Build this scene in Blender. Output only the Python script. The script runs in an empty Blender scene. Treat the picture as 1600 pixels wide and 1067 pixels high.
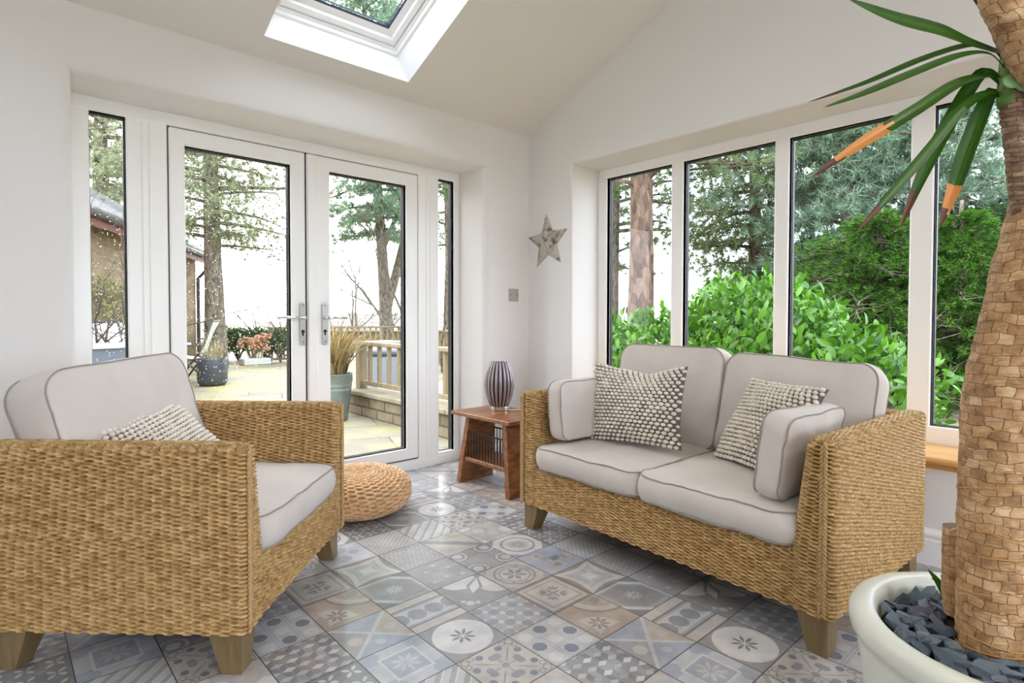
import bpy, math, random
import numpy as np
from mathutils import Vector, Matrix, noise as mnoise
PI = math.pi
sc = bpy.context.scene
COL = sc.collection

# ------------------------------------------------------------------ helpers
def srgb(r, g, b):
    f = lambda c: (c/255/12.92) if c/255 <= .04045 else ((c/255+.055)/1.055)**2.4
    return (f(r), f(g), f(b), 1.0)

class MB:
    """collects vertices and faces, then links them as ONE mesh object"""
    def __init__(s): s.v = []; s.f = []; s.m = []; s.n = 0; s.cols = []; s.uvs = []
    def add(s, V, F, mi=0, col=None):
        V = np.asarray(V, float).reshape(-1, 3); s.v.append(V)
        for f in F: s.f.append(tuple(i+s.n for i in f)); s.m.append(mi)
        if col is not None: s.cols += [col]*len(F)
        s.n += len(V)
    def box(s, a, b, mi=0, bev=0.0, M=None):
        a = np.array(a, float); b = np.array(b, float); lo = np.minimum(a, b); hi = np.maximum(a, b)
        if bev <= 0:
            V = np.array([[x, y, z] for x in (lo[0], hi[0]) for y in (lo[1], hi[1]) for z in (lo[2], hi[2])])
            F = [(0,1,3,2),(4,6,7,5),(0,4,5,1),(2,3,7,6),(0,2,6,4),(1,5,7,3)]
        else:
            bev = min(bev, .49*(hi-lo).min()); V = []; idx = {}
            for ix in (0,1):
                for iy in (0,1):
                    for iz in (0,1):
                        c = np.array([(lo, hi)[ix][0], (lo, hi)[iy][1], (lo, hi)[iz][2]])
                        sg = np.array([1-2*ix, 1-2*iy, 1-2*iz])
                        for ax in range(3):
                            p = c + sg*bev; p[ax] = c[ax]; idx[(ix,iy,iz,ax)] = len(V); V.append(p)
            F = []
            for ax in range(3):
                o = [i for i in range(3) if i != ax]
                for sd in (0,1):
                    q = []
                    for (p1, p2) in ((0,0),(1,0),(1,1),(0,1)):
                        k = [0,0,0]; k[ax] = sd; k[o[0]] = p1; k[o[1]] = p2; q.append(idx[(*k, ax)])
                    F.append(tuple(q))
            for ax in range(3):
                o = [i for i in range(3) if i != ax]
                for p1 in (0,1):
                    for p2 in (0,1):
                        k0 = [0,0,0]; k0[o[0]] = p1; k0[o[1]] = p2; k1 = list(k0); k1[ax] = 1
                        F.append((idx[(*k0,o[0])], idx[(*k1,o[0])], idx[(*k1,o[1])], idx[(*k0,o[1])]))
            for ix in (0,1):
                for iy in (0,1):
                    for iz in (0,1): F.append((idx[(ix,iy,iz,0)], idx[(ix,iy,iz,1)], idx[(ix,iy,iz,2)]))
            V = np.array(V)
        if M is not None: V = V @ np.array(M.to_3x3()).T + np.array(M.translation)
        s.add(V, F, mi)
    def hexa(s, P, mi=0):
        # 8 points: bottom 4 (ccw) then top 4
        s.add(P, [(3,2,1,0),(4,5,6,7),(0,1,5,4),(1,2,6,5),(2,3,7,6),(3,0,4,7)], mi)
    def prism(s, poly, ax, a, b, mi=0):
        # extrude 2d polygon along axis
        n = len(poly); V = []
        for t in (a, b):
            for (p, q) in poly:
                V.append({0:(t,p,q), 1:(p,t,q), 2:(p,q,t)}[ax])
        s.add(V, [tuple(range(n))[::-1], tuple(range(n, 2*n))] + [(i, (i+1) % n, n+(i+1) % n, n+i) for i in range(n)], mi)
    def tube(s, path, r, seg=8, mi=0, closed=False, cap=True, flat=1.0):
        P = [np.array(p, float) for p in path]; n = len(P)
        R = [r]*n if np.isscalar(r) else list(r)
        V = []; up = None
        for i in range(n):
            if closed: t = P[(i+1) % n]-P[i-1]
            else: t = P[min(i+1, n-1)]-P[max(i-1, 0)]
            t = t/(np.linalg.norm(t)+1e-12)
            if up is None:
                up = np.array([0,0,1.]) if abs(t[2]) < .9 else np.array([1.,0,0])
            a = np.cross(up, t); a /= (np.linalg.norm(a)+1e-12); b = np.cross(t, a); up = b
            for k in range(seg):
                th = 2*PI*k/seg; V.append(P[i] + R[i]*(math.cos(th)*a + flat*math.sin(th)*b))
        F = []
        for i in range(n if closed else n-1):
            j = (i+1) % n
            for k in range(seg):
                F.append((i*seg+k, i*seg+(k+1) % seg, j*seg+(k+1) % seg, j*seg+k))
        if cap and not closed:
            F.append(tuple(range(seg))[::-1]); F.append(tuple((n-1)*seg+k for k in range(seg)))
        s.add(V, F, mi)
    def lathe(s, prof, seg=32, mi=0, c=(0,0,0), cap=False, rib=None):
        V = []; n = len(prof)
        for (r, z) in prof:
            for k in range(seg):
                th = 2*PI*k/seg; rr = r*(1 if rib is None else rib(th, r))
                V.append((c[0]+rr*math.cos(th), c[1]+rr*math.sin(th), c[2]+z))
        F = [(i*seg+k, i*seg+(k+1) % seg, (i+1)*seg+(k+1) % seg, (i+1)*seg+k) for i in range(n-1) for k in range(seg)]
        if cap: F += [tuple(range(seg))[::-1], tuple((n-1)*seg+k for k in range(seg))]
        s.add(V, F, mi)
    def grid(s, G, mi=0, closed_u=False, uv=None):
        G = np.asarray(G); nu, nv = G.shape[:2]; b = s.n
        s.v.append(G.reshape(-1, 3)); s.n += nu*nv
        I = np.arange(nu*nv).reshape(nu, nv)+b
        J = np.roll(I, -1, 0) if closed_u else I[1:]
        A = I if closed_u else I[:-1]
        Q = np.stack([A[:, :-1], J[:, :-1], J[:, 1:], A[:, 1:]], -1).reshape(-1, 4)
        s.f += [tuple(q) for q in Q.tolist()]; s.m += [mi]*len(Q)
    def ell(s, c, r, seg=8, rings=5, mi=0, M=None):
        V = [(0,0,-1)]
        for i in range(1, rings):
            ph = -PI/2+PI*i/rings
            for k in range(seg): V.append((math.cos(ph)*math.cos(2*PI*k/seg), math.cos(ph)*math.sin(2*PI*k/seg), math.sin(ph)))
        V.append((0,0,1)); V = np.array(V)*np.array(r)
        if M is not None: V = V @ np.array(M).T
        V = V+np.array(c); n = len(V)
        F = [(0, 1+(k+1) % seg, 1+k) for k in range(seg)]
        for i in range(rings-2):
            for k in range(seg):
                F.append((1+i*seg+k, 1+i*seg+(k+1) % seg, 1+(i+1)*seg+(k+1) % seg, 1+(i+1)*seg+k))
        F += [(n-1, n-1-seg+k, n-1-seg+(k+1) % seg) for k in range(seg)]
        s.add(V, F, mi)
    def build(s, name, mats, parent=None, smooth=False, loc=None, rot=None, auto=None):
        me = bpy.data.meshes.new(name)
        V = np.concatenate(s.v) if s.v else np.zeros((0, 3))
        me.from_pydata(V.tolist(), [], s.f)
        if not isinstance(mats, (list, tuple)): mats = [mats]
        for m in mats: me.materials.append(m)
        if len(mats) > 1: me.polygons.foreach_set('material_index', s.m)
        if smooth: me.polygons.foreach_set('use_smooth', [True]*len(me.polygons))
        if s.cols:
            ca = me.color_attributes.new('Col', 'FLOAT_COLOR', 'CORNER')
            lt = np.zeros(len(me.polygons), int); me.polygons.foreach_get('loop_total', lt)
            ca.data.foreach_set('color', np.repeat(np.array(s.cols, float), lt, axis=0).ravel())
        me.update()
        o = bpy.data.objects.new(name, me); COL.objects.link(o)
        if auto is not None:
            me.polygons.foreach_set('use_smooth', [True]*len(me.polygons)); me.set_sharp_from_angle(angle=math.radians(auto))
        if parent is not None: o.parent = parent
        if loc is not None: o.location = loc
        if rot is not None: o.rotation_euler = rot
        return o

def tag(o, label=None, cat=None, group=None, kind=None):
    if label: o['label'] = label
    if cat: o['category'] = cat
    if group: o['group'] = group
    if kind: o['kind'] = kind
    return o
def thing(name, label, cat, loc=(0,0,0), rz=0.0, group=None):
    o = bpy.data.objects.new(name, None); COL.objects.link(o); o.empty_display_size = .1
    o.location = loc; o.rotation_euler = (0, 0, rz)
    return tag(o, label, cat, group)
def struct(o, label=None): return tag(o, label=label, kind='structure')
def dup(root, label=None):
    r = root.copy(); COL.objects.link(r)
    if label: r['label'] = label
    for ch in list(root.children):
        c = ch.copy(); COL.objects.link(c); c.parent = r
        for g in ch.children:
            d = g.copy(); COL.objects.link(d); d.parent = c
    return r

# ------------------------------------------------------------------ materials
MATS = {}
def mat(name, color, rough=.6, metal=0.0, spec=.5, bump=None, var=None, sheen=0, trans=0):
    """bump=(scale,strength,distance); var=(scale,dark multiplier,detail)"""
    m = bpy.data.materials.new(name); m.use_nodes = True; nt = m.node_tree; N = nt.nodes; L = nt.links
    p = N['Principled BSDF']; p.inputs['Roughness'].default_value = rough; p.inputs['Metallic'].default_value = metal
    p.inputs['Specular IOR Level'].default_value = spec
    c = color if len(color) == 4 else (*color, 1)
    p.inputs['Base Color'].default_value = c
    tc = N.new('ShaderNodeTexCoord')
    if var:
        nz = N.new('ShaderNodeTexNoise'); nz.inputs['Scale'].default_value = var[0]; nz.inputs['Detail'].default_value = var[2] if len(var) > 2 else 4
        L.new(tc.outputs['Object'], nz.inputs['Vector'])
        mr = N.new('ShaderNodeMapRange'); mr.inputs['From Min'].default_value = .3; mr.inputs['From Max'].default_value = .7
        mr.inputs['To Min'].default_value = var[1]; mr.inputs['To Max'].default_value = 1.0
        L.new(nz.outputs['Fac'], mr.inputs['Value'])
        mx = N.new('ShaderNodeMix'); mx.data_type = 'RGBA'; mx.blend_type = 'MULTIPLY'; mx.inputs[0].default_value = 1
        mx.inputs[6].default_value = c; L.new(mr.outputs['Result'], mx.inputs[7]); L.new(mx.outputs[2], p.inputs['Base Color'])
    if bump:
        nb = N.new('ShaderNodeTexNoise'); nb.inputs['Scale'].default_value = bump[0]; nb.inputs['Detail'].default_value = 5
        L.new(tc.outputs['Object'], nb.inputs['Vector'])
        bp = N.new('ShaderNodeBump'); bp.inputs['Strength'].default_value = bump[1]; bp.inputs['Distance'].default_value = bump[2]
        L.new(nb.outputs['Fac'], bp.inputs['Height']); L.new(bp.outputs['Normal'], p.inputs['Normal'])
    if sheen: p.inputs['Sheen Weight'].default_value = sheen
    MATS[name] = m
    return m

def leafmat(name, c1, c2, trans=.35, rough=.5, gloss=.25):
    m = bpy.data.materials.new(name); m.use_nodes = True; nt = m.node_tree; N = nt.nodes; L = nt.links
    N.remove(N['Principled BSDF']); out = N['Material Output']
    g = N.new('ShaderNodeNewGeometry')
    mx = N.new('ShaderNodeMix'); mx.data_type = 'RGBA'; mx.inputs[6].default_value = c1; mx.inputs[7].default_value = c2
    L.new(g.outputs['Random Per Island'], mx.inputs[0])
    p = N.new('ShaderNodeBsdfPrincipled'); p.inputs['Roughness'].default_value = rough; p.inputs['Specular IOR Level'].default_value = gloss
    L.new(mx.outputs[2], p.inputs['Base Color'])
    t = N.new('ShaderNodeBsdfTranslucent'); L.new(mx.outputs[2], t.inputs['Color'])
    ms = N.new('ShaderNodeMixShader'); ms.inputs[0].default_value = trans
    L.new(p.outputs[0], ms.inputs[1]); L.new(t.outputs[0], ms.inputs[2]); L.new(ms.outputs[0], out.inputs['Surface'])
    return m

def glassmat(name, tint=(.97,.98,.97,1), drops=False, refl=.25, size=.30):
    m = bpy.data.materials.new(name); m.use_nodes = True; nt = m.node_tree; N = nt.nodes; L = nt.links
    N.remove(N['Principled BSDF']); out = N['Material Output']
    tr = N.new('ShaderNodeBsdfTransparent'); tr.inputs[0].default_value = tint
    gl = N.new('ShaderNodeBsdfGlossy'); gl.inputs['Roughness'].default_value = .01
    fr = N.new('ShaderNodeFresnel'); fr.inputs['IOR'].default_value = 1.5
    ml = N.new('ShaderNodeMath'); ml.operation = 'MULTIPLY'; ml.inputs[1].default_value = refl; L.new(fr.outputs[0], ml.inputs[0])
    ms = N.new('ShaderNodeMixShader'); L.new(ml.outputs[0], ms.inputs[0]); L.new(tr.outputs[0], ms.inputs[1]); L.new(gl.outputs[0], ms.inputs[2])
    last = ms
    if drops:
        # rain droplets and dried specks on the outside of the pane
        tc = N.new('ShaderNodeTexCoord')
        vo = N.new('ShaderNodeTexVoronoi'); vo.inputs['Scale'].default_value = 105
        L.new(tc.outputs['Object'], vo.inputs['Vector'])
        cr = N.new('ShaderNodeSeparateColor'); L.new(vo.outputs['Color'], cr.inputs[0])
        sz = N.new('ShaderNodeMapRange'); sz.inputs['From Min'].default_value = .45; sz.inputs['From Max'].default_value = 1.0
        sz.inputs['To Min'].default_value = 0.0; sz.inputs['To Max'].default_value = size; L.new(cr.outputs[0], sz.inputs['Value'])
        lt = N.new('ShaderNodeMath'); lt.operation = 'LESS_THAN'; L.new(vo.outputs['Distance'], lt.inputs[0]); L.new(sz.outputs['Result'], lt.inputs[1])
        k = N.new('ShaderNodeMath'); k.operation = 'MULTIPLY'; k.inputs[1].default_value = .75; L.new(lt.outputs[0], k.inputs[0])
        df = N.new('ShaderNodeBsdfTranslucent'); df.inputs[0].default_value = (.95,.95,.93,1)
        m2 = N.new('ShaderNodeMixShader'); L.new(k.outputs[0], m2.inputs[0]); L.new(ms.outputs[0], m2.inputs[1]); L.new(df.outputs[0], m2.inputs[2]); last = m2
    L.new(last.outputs[0], out.inputs['Surface'])
    return m

def woodmat(name, c1, c2, scale=6, stretch=(1,1,14), rough=.4):
    m = bpy.data.materials.new(name); m.use_nodes = True; nt = m.node_tree; N = nt.nodes; L = nt.links
    p = N['Principled BSDF']; p.inputs['Roughness'].default_value = rough
    tc = N.new('ShaderNodeTexCoord'); mp = N.new('ShaderNodeMapping'); mp.inputs['Scale'].default_value = stretch
    L.new(tc.outputs['Object'], mp.inputs['Vector'])
    nz = N.new('ShaderNodeTexNoise'); nz.inputs['Scale'].default_value = scale; nz.inputs['Detail'].default_value = 8; nz.inputs['Distortion'].default_value = .6
    L.new(mp.outputs[0], nz.inputs['Vector'])
    cr = N.new('ShaderNodeValToRGB'); cr.color_ramp.elements[0].color = c1; cr.color_ramp.elements[1].color = c2
    cr.color_ramp.elements[0].position = .3; cr.color_ramp.elements[1].position = .7
    L.new(nz.outputs['Fac'], cr.inputs[0]); L.new(cr.outputs[0], p.inputs['Base Color'])
    bp = N.new('ShaderNodeBump'); bp.inputs['Strength'].default_value = .15; bp.inputs['Distance'].default_value = .002
    L.new(nz.outputs['Fac'], bp.inputs['Height']); L.new(bp.outputs[0], p.inputs['Normal'])
    return m

def weavemat(name, c1, c2, fine=900):
    m = bpy.data.materials.new(name); m.use_nodes = True; nt = m.node_tree; N = nt.nodes; L = nt.links
    p = N['Principled BSDF']; p.inputs['Roughness'].default_value = .55; p.inputs['Specular IOR Level'].default_value = .35
    tc = N.new('ShaderNodeTexCoord')
    mp = N.new('ShaderNodeMapping'); mp.inputs['Scale'].default_value = (30, 30, 90); L.new(tc.outputs['Object'], mp.inputs['Vector'])
    nz = N.new('ShaderNodeTexNoise'); nz.inputs['Scale'].default_value = 1.2; nz.inputs['Detail'].default_value = 4; L.new(mp.outputs[0], nz.inputs['Vector'])
    cr = N.new('ShaderNodeValToRGB'); cr.color_ramp.elements[0].color = c1; cr.color_ramp.elements[1].color = c2
    cr.color_ramp.elements[0].position = .33; cr.color_ramp.elements[1].position = .66
    L.new(nz.outputs['Fac'], cr.inputs[0]); L.new(cr.outputs[0], p.inputs['Base Color'])
    # twist of the rope strands
    wv = N.new('ShaderNodeTexNoise'); wv.inputs['Scale'].default_value = 330; wv.inputs['Detail'].default_value = 2; L.new(tc.outputs['Object'], wv.inputs['Vector'])
    bp = N.new('ShaderNodeBump'); bp.inputs['Strength'].default_value = .55; bp.inputs['Distance'].default_value = .003
    L.new(wv.outputs['Fac'], bp.inputs['Height']); L.new(bp.outputs[0], p.inputs['Normal'])
    return m

M_wall = mat('plaster', srgb(233,231,229), .85, bump=(40,.04,.002))
M_ceil = mat('ceiling_paint', srgb(233,229,223), .9)
M_upvc = mat('white_upvc', srgb(251,251,250), .28)
M_gloss = mat('white_gloss_paint', srgb(248,248,249), .35)
M_gasket = mat('black_gasket', srgb(30,32,38), .5)
M_spacer = mat('spacer_bar', srgb(48,54,72), .4)
M_glass = glassmat('clear_glass')
M_wet = glassmat('rain_specked_glass', drops=True)
M_wet2 = glassmat('lightly_specked_glass', drops=True, size=.17)
M_sill = woodmat('oak_sill', srgb(205,150,85), srgb(228,178,112), 5, (3,.6,3), .35)
M_steel = mat('brushed_steel', srgb(190,190,190), .32, 1.0)
M_chrome = mat('chrome', srgb(225,225,225), .08, 1.0)
M_dark = mat('dark_hole', srgb(25,24,24), .6)
M_weave = weavemat('woven_seagrass', srgb(164,126,72), srgb(222,188,134))
M_braid = mat('braided_seagrass', srgb(204,168,116), .6, var=(90,.75), bump=(260,.6,.003))
M_leg = woodmat('olive_stained_leg', srgb(118,98,66), srgb(142,120,84), 6, (8,8,1), .4)
M_linen = mat('grey_linen', srgb(214,206,200), .9, spec=.2, bump=(420,.25,.0015), var=(7,.93), sheen=.15)
M_pipe = mat('linen_piping', srgb(160,153,148), .9, spec=.2, bump=(500,.3,.001))
M_knit = mat('taupe_knit', srgb(122,112,105), .95, spec=.1, bump=(300,.5,.002))
M_bob = mat('cream_wool', srgb(236,228,218), .95, spec=.1, bump=(350,.5,.002))
M_table = woodmat('walnut_table', srgb(102,62,34), srgb(168,112,68), 5, (2,10,6), .38)
M_wire = mat('black_wire', srgb(28,26,26), .4, .6)
M_pot = mat('cream_glaze', srgb(226,228,218), .3, var=(6,.93))
M_soil = mat('dark_soil', srgb(40,36,34), .95, bump=(60,.6,.01))
M_slate = [mat('slate_%d' % i, srgb(*c), .55, var=(30,.7), bump=(45,.5,.006)) for i, c in enumerate([(92,108,120),(112,124,134),(76,90,102),(104,110,128)])]
M_decoy = None

def barkmat(name, c1, c2, c3, sc_=(18,18,26), bump=.7):
    m = bpy.data.materials.new(name); m.use_nodes = True; nt = m.node_tree; N = nt.nodes; L = nt.links
    p = N['Principled BSDF']; p.inputs['Roughness'].default_value = .75
    tc = N.new('ShaderNodeTexCoord'); mp = N.new('ShaderNodeMapping'); mp.inputs['Scale'].default_value = sc_; L.new(tc.outputs['Object'], mp.inputs['Vector'])
    vo = N.new('ShaderNodeTexVoronoi'); vo.feature = 'DISTANCE_TO_EDGE'; vo.inputs['Scale'].default_value = 1.0; L.new(mp.outputs[0], vo.inputs['Vector'])
    v2 = N.new('ShaderNodeTexVoronoi'); v2.inputs['Scale'].default_value = 1.0; L.new(mp.outputs[0], v2.inputs['Vector'])
    sp = N.new('ShaderNodeSeparateColor'); L.new(v2.outputs['Color'], sp.inputs[0])
    nz = N.new('ShaderNodeTexNoise'); nz.inputs['Scale'].default_value = 2.0; nz.inputs['Detail'].default_value = 6; L.new(mp.outputs[0], nz.inputs['Vector'])
    ad = N.new('ShaderNodeMath'); ad.operation = 'ADD'; L.new(sp.outputs[0], ad.inputs[0]); L.new(nz.outputs['Fac'], ad.inputs[1])
    hf = N.new('ShaderNodeMath'); hf.operation = 'MULTIPLY'; hf.inputs[1].default_value = .5; L.new(ad.outputs[0], hf.inputs[0])
    cr = N.new('ShaderNodeValToRGB'); e = cr.color_ramp.elements; e[0].color = c1; e[0].position = .25; e[1].color = c3; e[1].position = .8
    x = e.new(.5); x.color = c2
    L.new(hf.outputs[0], cr.inputs[0]); L.new(cr.outputs[0], p.inputs['Base Color'])
    mn = N.new('ShaderNodeMath'); mn.operation = 'MINIMUM'; mn.inputs[1].default_value = .12; L.new(vo.outputs['Distance'], mn.inputs[0])
    m5 = N.new('ShaderNodeMath'); m5.operation = 'MULTIPLY_ADD'; m5.inputs[1].default_value = 6; L.new(mn.outputs[0], m5.inputs[0]); L.new(hf.outputs[0], m5.inputs[2])
    bp = N.new('ShaderNodeBump'); bp.inputs['Strength'].default_value = bump; bp.inputs['Distance'].default_value = .006
    L.new(m5.outputs[0], bp.inputs['Height']); L.new(bp.outputs[0], p.inputs['Normal'])
    return m
def yuccabark(name, c1, c2, c3, ring=1.0):
    m = bpy.data.materials.new(name); m.use_nodes = True; nt = m.node_tree; N = nt.nodes; L = nt.links
    p = N['Principled BSDF']; p.inputs['Roughness'].default_value = .6
    tc = N.new('ShaderNodeTexCoord')
    def nz(scale, det, rough=.55):
        mp = N.new('ShaderNodeMapping'); mp.inputs['Scale'].default_value = scale; L.new(tc.outputs['Object'], mp.inputs['Vector'])
        n = N.new('ShaderNodeTexNoise'); n.inputs['Scale'].default_value = 1; n.inputs['Detail'].default_value = det; n.inputs['Roughness'].default_value = rough; L.new(mp.outputs[0], n.inputs['Vector']); return n.outputs['Fac']
    def ridge(fac, w):
        a = N.new('ShaderNodeMath'); a.operation = 'SUBTRACT'; a.inputs[1].default_value = .5; L.new(fac, a.inputs[0])
        b = N.new('ShaderNodeMath'); b.operation = 'ABSOLUTE'; L.new(a.outputs[0], b.inputs[0])
        c = N.new('ShaderNodeMapRange'); c.inputs['From Min'].default_value = 0; c.inputs['From Max'].default_value = w; L.new(b.outputs[0], c.inputs['Value']); return c.outputs['Result']
    uv = N.new('ShaderNodeUVMap'); dn = N.new('ShaderNodeTexNoise'); dn.inputs['Scale'].default_value = 22; dn.inputs['Detail'].default_value = 4; L.new(uv.outputs[0], dn.inputs['Vector'])
    dv = N.new('ShaderNodeVectorMath'); dv.operation = 'SCALE'; dv.inputs['Scale'].default_value = .026; L.new(dn.outputs['Color'], dv.inputs[0])
    da = N.new('ShaderNodeVectorMath'); da.operation = 'ADD'; L.new(uv.outputs[0], da.inputs[0]); L.new(dv.outputs[0], da.inputs[1])
    bk = N.new('ShaderNodeTexBrick'); bk.inputs['Scale'].default_value = 1; bk.inputs['Brick Width'].default_value = .026; bk.inputs['Row Height'].default_value = .021/ring; bk.inputs['Mortar Size'].default_value = .0008; bk.inputs['Mortar Smooth'].default_value = .6
    bk.inputs['Color1'].default_value = (.2, .2, .2, 1); bk.inputs['Color2'].default_value = (.8, .8, .8, 1); L.new(da.outputs[0], bk.inputs['Vector'])
    base0 = nz((26, 26, 34), 7, .7)
    bm_ = N.new('ShaderNodeMix'); bm_.data_type = 'FLOAT'; bm_.inputs[0].default_value = .22; L.new(base0, bm_.inputs[2]); sp_ = N.new('ShaderNodeSeparateColor'); L.new(bk.outputs['Color'], sp_.inputs[0]); L.new(sp_.outputs[0], bm_.inputs[3]); base = bm_.outputs[0]; cr = N.new('ShaderNodeValToRGB'); e = cr.color_ramp.elements; e[0].color = c1; e[0].position = .32; e[1].color = c3; e[1].position = .7; x = e.new(.5); x.color = c2; L.new(base, cr.inputs[0])
    iv = N.new('ShaderNodeMath'); iv.operation = 'SUBTRACT'; iv.inputs[0].default_value = 1; kf = N.new('ShaderNodeMath'); kf.operation = 'MULTIPLY'; kf.inputs[1].default_value = .6; L.new(bk.outputs['Fac'], kf.inputs[0]); L.new(kf.outputs[0], iv.inputs[1]); crack = iv.outputs[0]; scar = ridge(nz((7, 7, 46*ring), 1), .010)
    mx = N.new('ShaderNodeMix'); mx.data_type = 'RGBA'; mx.inputs[6].default_value = c1; L.new(crack, mx.inputs[0]); L.new(cr.outputs[0], mx.inputs[7])
    mx2 = N.new('ShaderNodeMix'); mx2.data_type = 'RGBA'; mx2.inputs[6].default_value = c3; L.new(scar, mx2.inputs[0]); L.new(mx.outputs[2], mx2.inputs[7]); L.new(mx2.outputs[2], p.inputs['Base Color'])
    a = N.new('ShaderNodeMath'); a.operation = 'SUBTRACT'; L.new(crack, a.inputs[0]); L.new(scar, a.inputs[1])
    b = N.new('ShaderNodeMath'); b.operation = 'ADD'; L.new(a.outputs[0], b.inputs[0]); L.new(base, b.inputs[1])
    bp = N.new('ShaderNodeBump'); bp.inputs['Strength'].default_value = .8; bp.inputs['Distance'].default_value = .004; L.new(b.outputs[0], bp.inputs['Height']); L.new(bp.outputs[0], p.inputs['Normal'])
    return m
M_yucca = yuccabark('papery_yucca_bark', srgb(112,76,44), srgb(188,144,98), srgb(230,198,158))
M_cane = yuccabark('ringed_cane_bark', srgb(84,60,44), srgb(128,98,74), srgb(196,170,138), 2.2)
M_pinebark = barkmat('pine_bark', srgb(72,54,42), srgb(108,84,68), srgb(138,112,94), (16,16,6), 1.0)
M_greybark = barkmat('grey_bark', srgb(78,68,56), srgb(112,100,84), srgb(144,132,114), (30,30,11), .8)

# ------------------------------------------------------------------ camera
CAM = Vector((-3.15542, -3.2681, 1.03))
YAW, PIT, ROL, FPX, SHY = math.radians(47.66407), math.radians(-1.345), math.radians(.0932), 890.955, -18.478
fw = Vector((math.cos(YAW)*math.cos(PIT), math.sin(YAW)*math.cos(PIT), math.sin(PIT)))
r0 = Vector((math.sin(YAW), -math.cos(YAW), 0)); u0 = r0.cross(fw)
r2 = r0*math.cos(ROL)+u0*math.sin(ROL); u2 = -r0*math.sin(ROL)+u0*math.cos(ROL)
cd = bpy.data.cameras.new('camera'); cam = bpy.data.objects.new('camera', cd); COL.objects.link(cam)
Mx = Matrix((r2, u2, -fw)).transposed().to_4x4(); Mx.translation = CAM; cam.matrix_world = Mx
cd.sensor_fit = 'HORIZONTAL'; cd.sensor_width = 36; cd.lens = FPX/1600*36; cd.shift_y = SHY/1600; cd.clip_start = .05; cd.clip_end = 500
sc.camera = cam
def at(u, d, z=0.0):
    """point in the garden seen in column u of the photograph, d metres deep, at height z"""
    p = CAM + d*(fw + r2*(u-800)/FPX); return Vector((p.x, p.y, z))

# ------------------------------------------------------------------ room shell
XW, YW = -.28, -.29            # inner faces of the window wall and of the door wall
XL, YB = -5.3, -6.4            # far ends of the room
EZ, SL, YR = 2.31, .43, -3.34  # eaves height, roof slope, ridge line
def roofz(y): return EZ + SL*(-.27-y) if y > YR else EZ + SL*(-.27-YR) - SL*(YR-y)

def wall_with_opening(axis, w0, w1, z0, z1, o0, o1, oz0, oz1, face, back, rr=.022):
    """rings of rectangles from the wall face, round the plaster arris and into the reveal"""
    mb = MB(); rings = [(w0, w1, z0, z1, face)]
    for k in range(6):
        a = PI/2*k/5; o = rr*(1-math.sin(a)); d = face + (rr-rr*math.cos(a))*(1 if back > face else -1)
        rings.append((o0-o, o1+o, oz0-o, oz1+o, d))
    rings.append((o0, o1, oz0, oz1, back))
    V = []
    for (a, b, c, d, e) in rings:
        for (p, q) in ((a, c), (b, c), (b, d), (a, d)): V.append((p, e, q) if axis == 'y' else (e, p, q))
    F = []
    for i in range(len(rings)-1):
        for k in range(4): F.append((i*4+k, i*4+(k+1) % 4, (i+1)*4+(k+1) % 4, (i+1)*4+k))
    mb.add(V, F); return mb
mb = wall_with_opening('y', XL, XW, -.12, EZ+.02, -2.90, -.688, -.12, 2.041, YW, .09, .045)
struct(mb.build('wall_door', M_wall, auto=40))
mb = wall_with_opening('x', YB, YW, -.12, EZ, -3.26, -.698, .432, 2.047, XW, .09)
mb.add([(XW, YW+.02, EZ), (XW, YR, roofz(YR)+.01), (XW, YB, EZ), ], [(0, 1, 2)])
struct(mb.build('wall_window', M_wall, auto=40))
# far walls, behind the camera
mb = MB()
mb.add([(XL, YW, -.1), (XL, YB, -.1), (XL, YB, EZ), (XL, YR, roofz(YR)), (XL, YW, EZ)], [(0, 1, 2, 3, 4)])
struct(mb.build('wall_left', M_wall))
mb = wall_with_opening('y', XL, XW, -.12, EZ+.02, -4.7, -1.0, .5, 2.05, YB, YB-.35)
struct(mb.build('wall_back', M_wall, auto=40))

# ceiling with skylight wells
SKY = [(-2.172, -1.368, -.418, -1.40), (-4.30, -3.50, -.418, -1.40), (-2.172, -1.368, -5.3, -6.2), (-4.30, -3.50, -5.3, -6.2)]  # back slope pair is unseen, added to bring in daylight
def slope_pt(x, y, off=0.0):
    s = 1 if y > YR else -1; c = math.hypot(1, SL)
    return (x, y + off*SL/c*s, roofz(y) + off/c)
mb = MB()
def slope_sheet(y0, y1, holes):
    xs = sorted({XL, XW, *[h[0] for h in holes], *[h[1] for h in holes]})
    for i in range(len(xs)-1):
        xm = (xs[i]+xs[i+1])/2; cuts = [y0]
        h = [h for h in holes if h[0] < xm < h[1]]
        segs = [(y0, y1)] if not h else [(y0, max(h[0][2:])), (min(h[0][2:]), y1)]
        for a, b in segs:
            mb.add([slope_pt(xs[i], a), slope_pt(xs[i+1], a), slope_pt(xs[i+1], b), slope_pt(xs[i], b)], [(0, 1, 2, 3)])
slope_sheet(YW+.02, YR, SKY[:2])
slope_sheet(YR-1e-6, YB, [(a, b, d, c) for a, b, c, d in SKY[2:]])
struct(mb.build('ceiling', M_ceil))
DEP = .15
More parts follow.
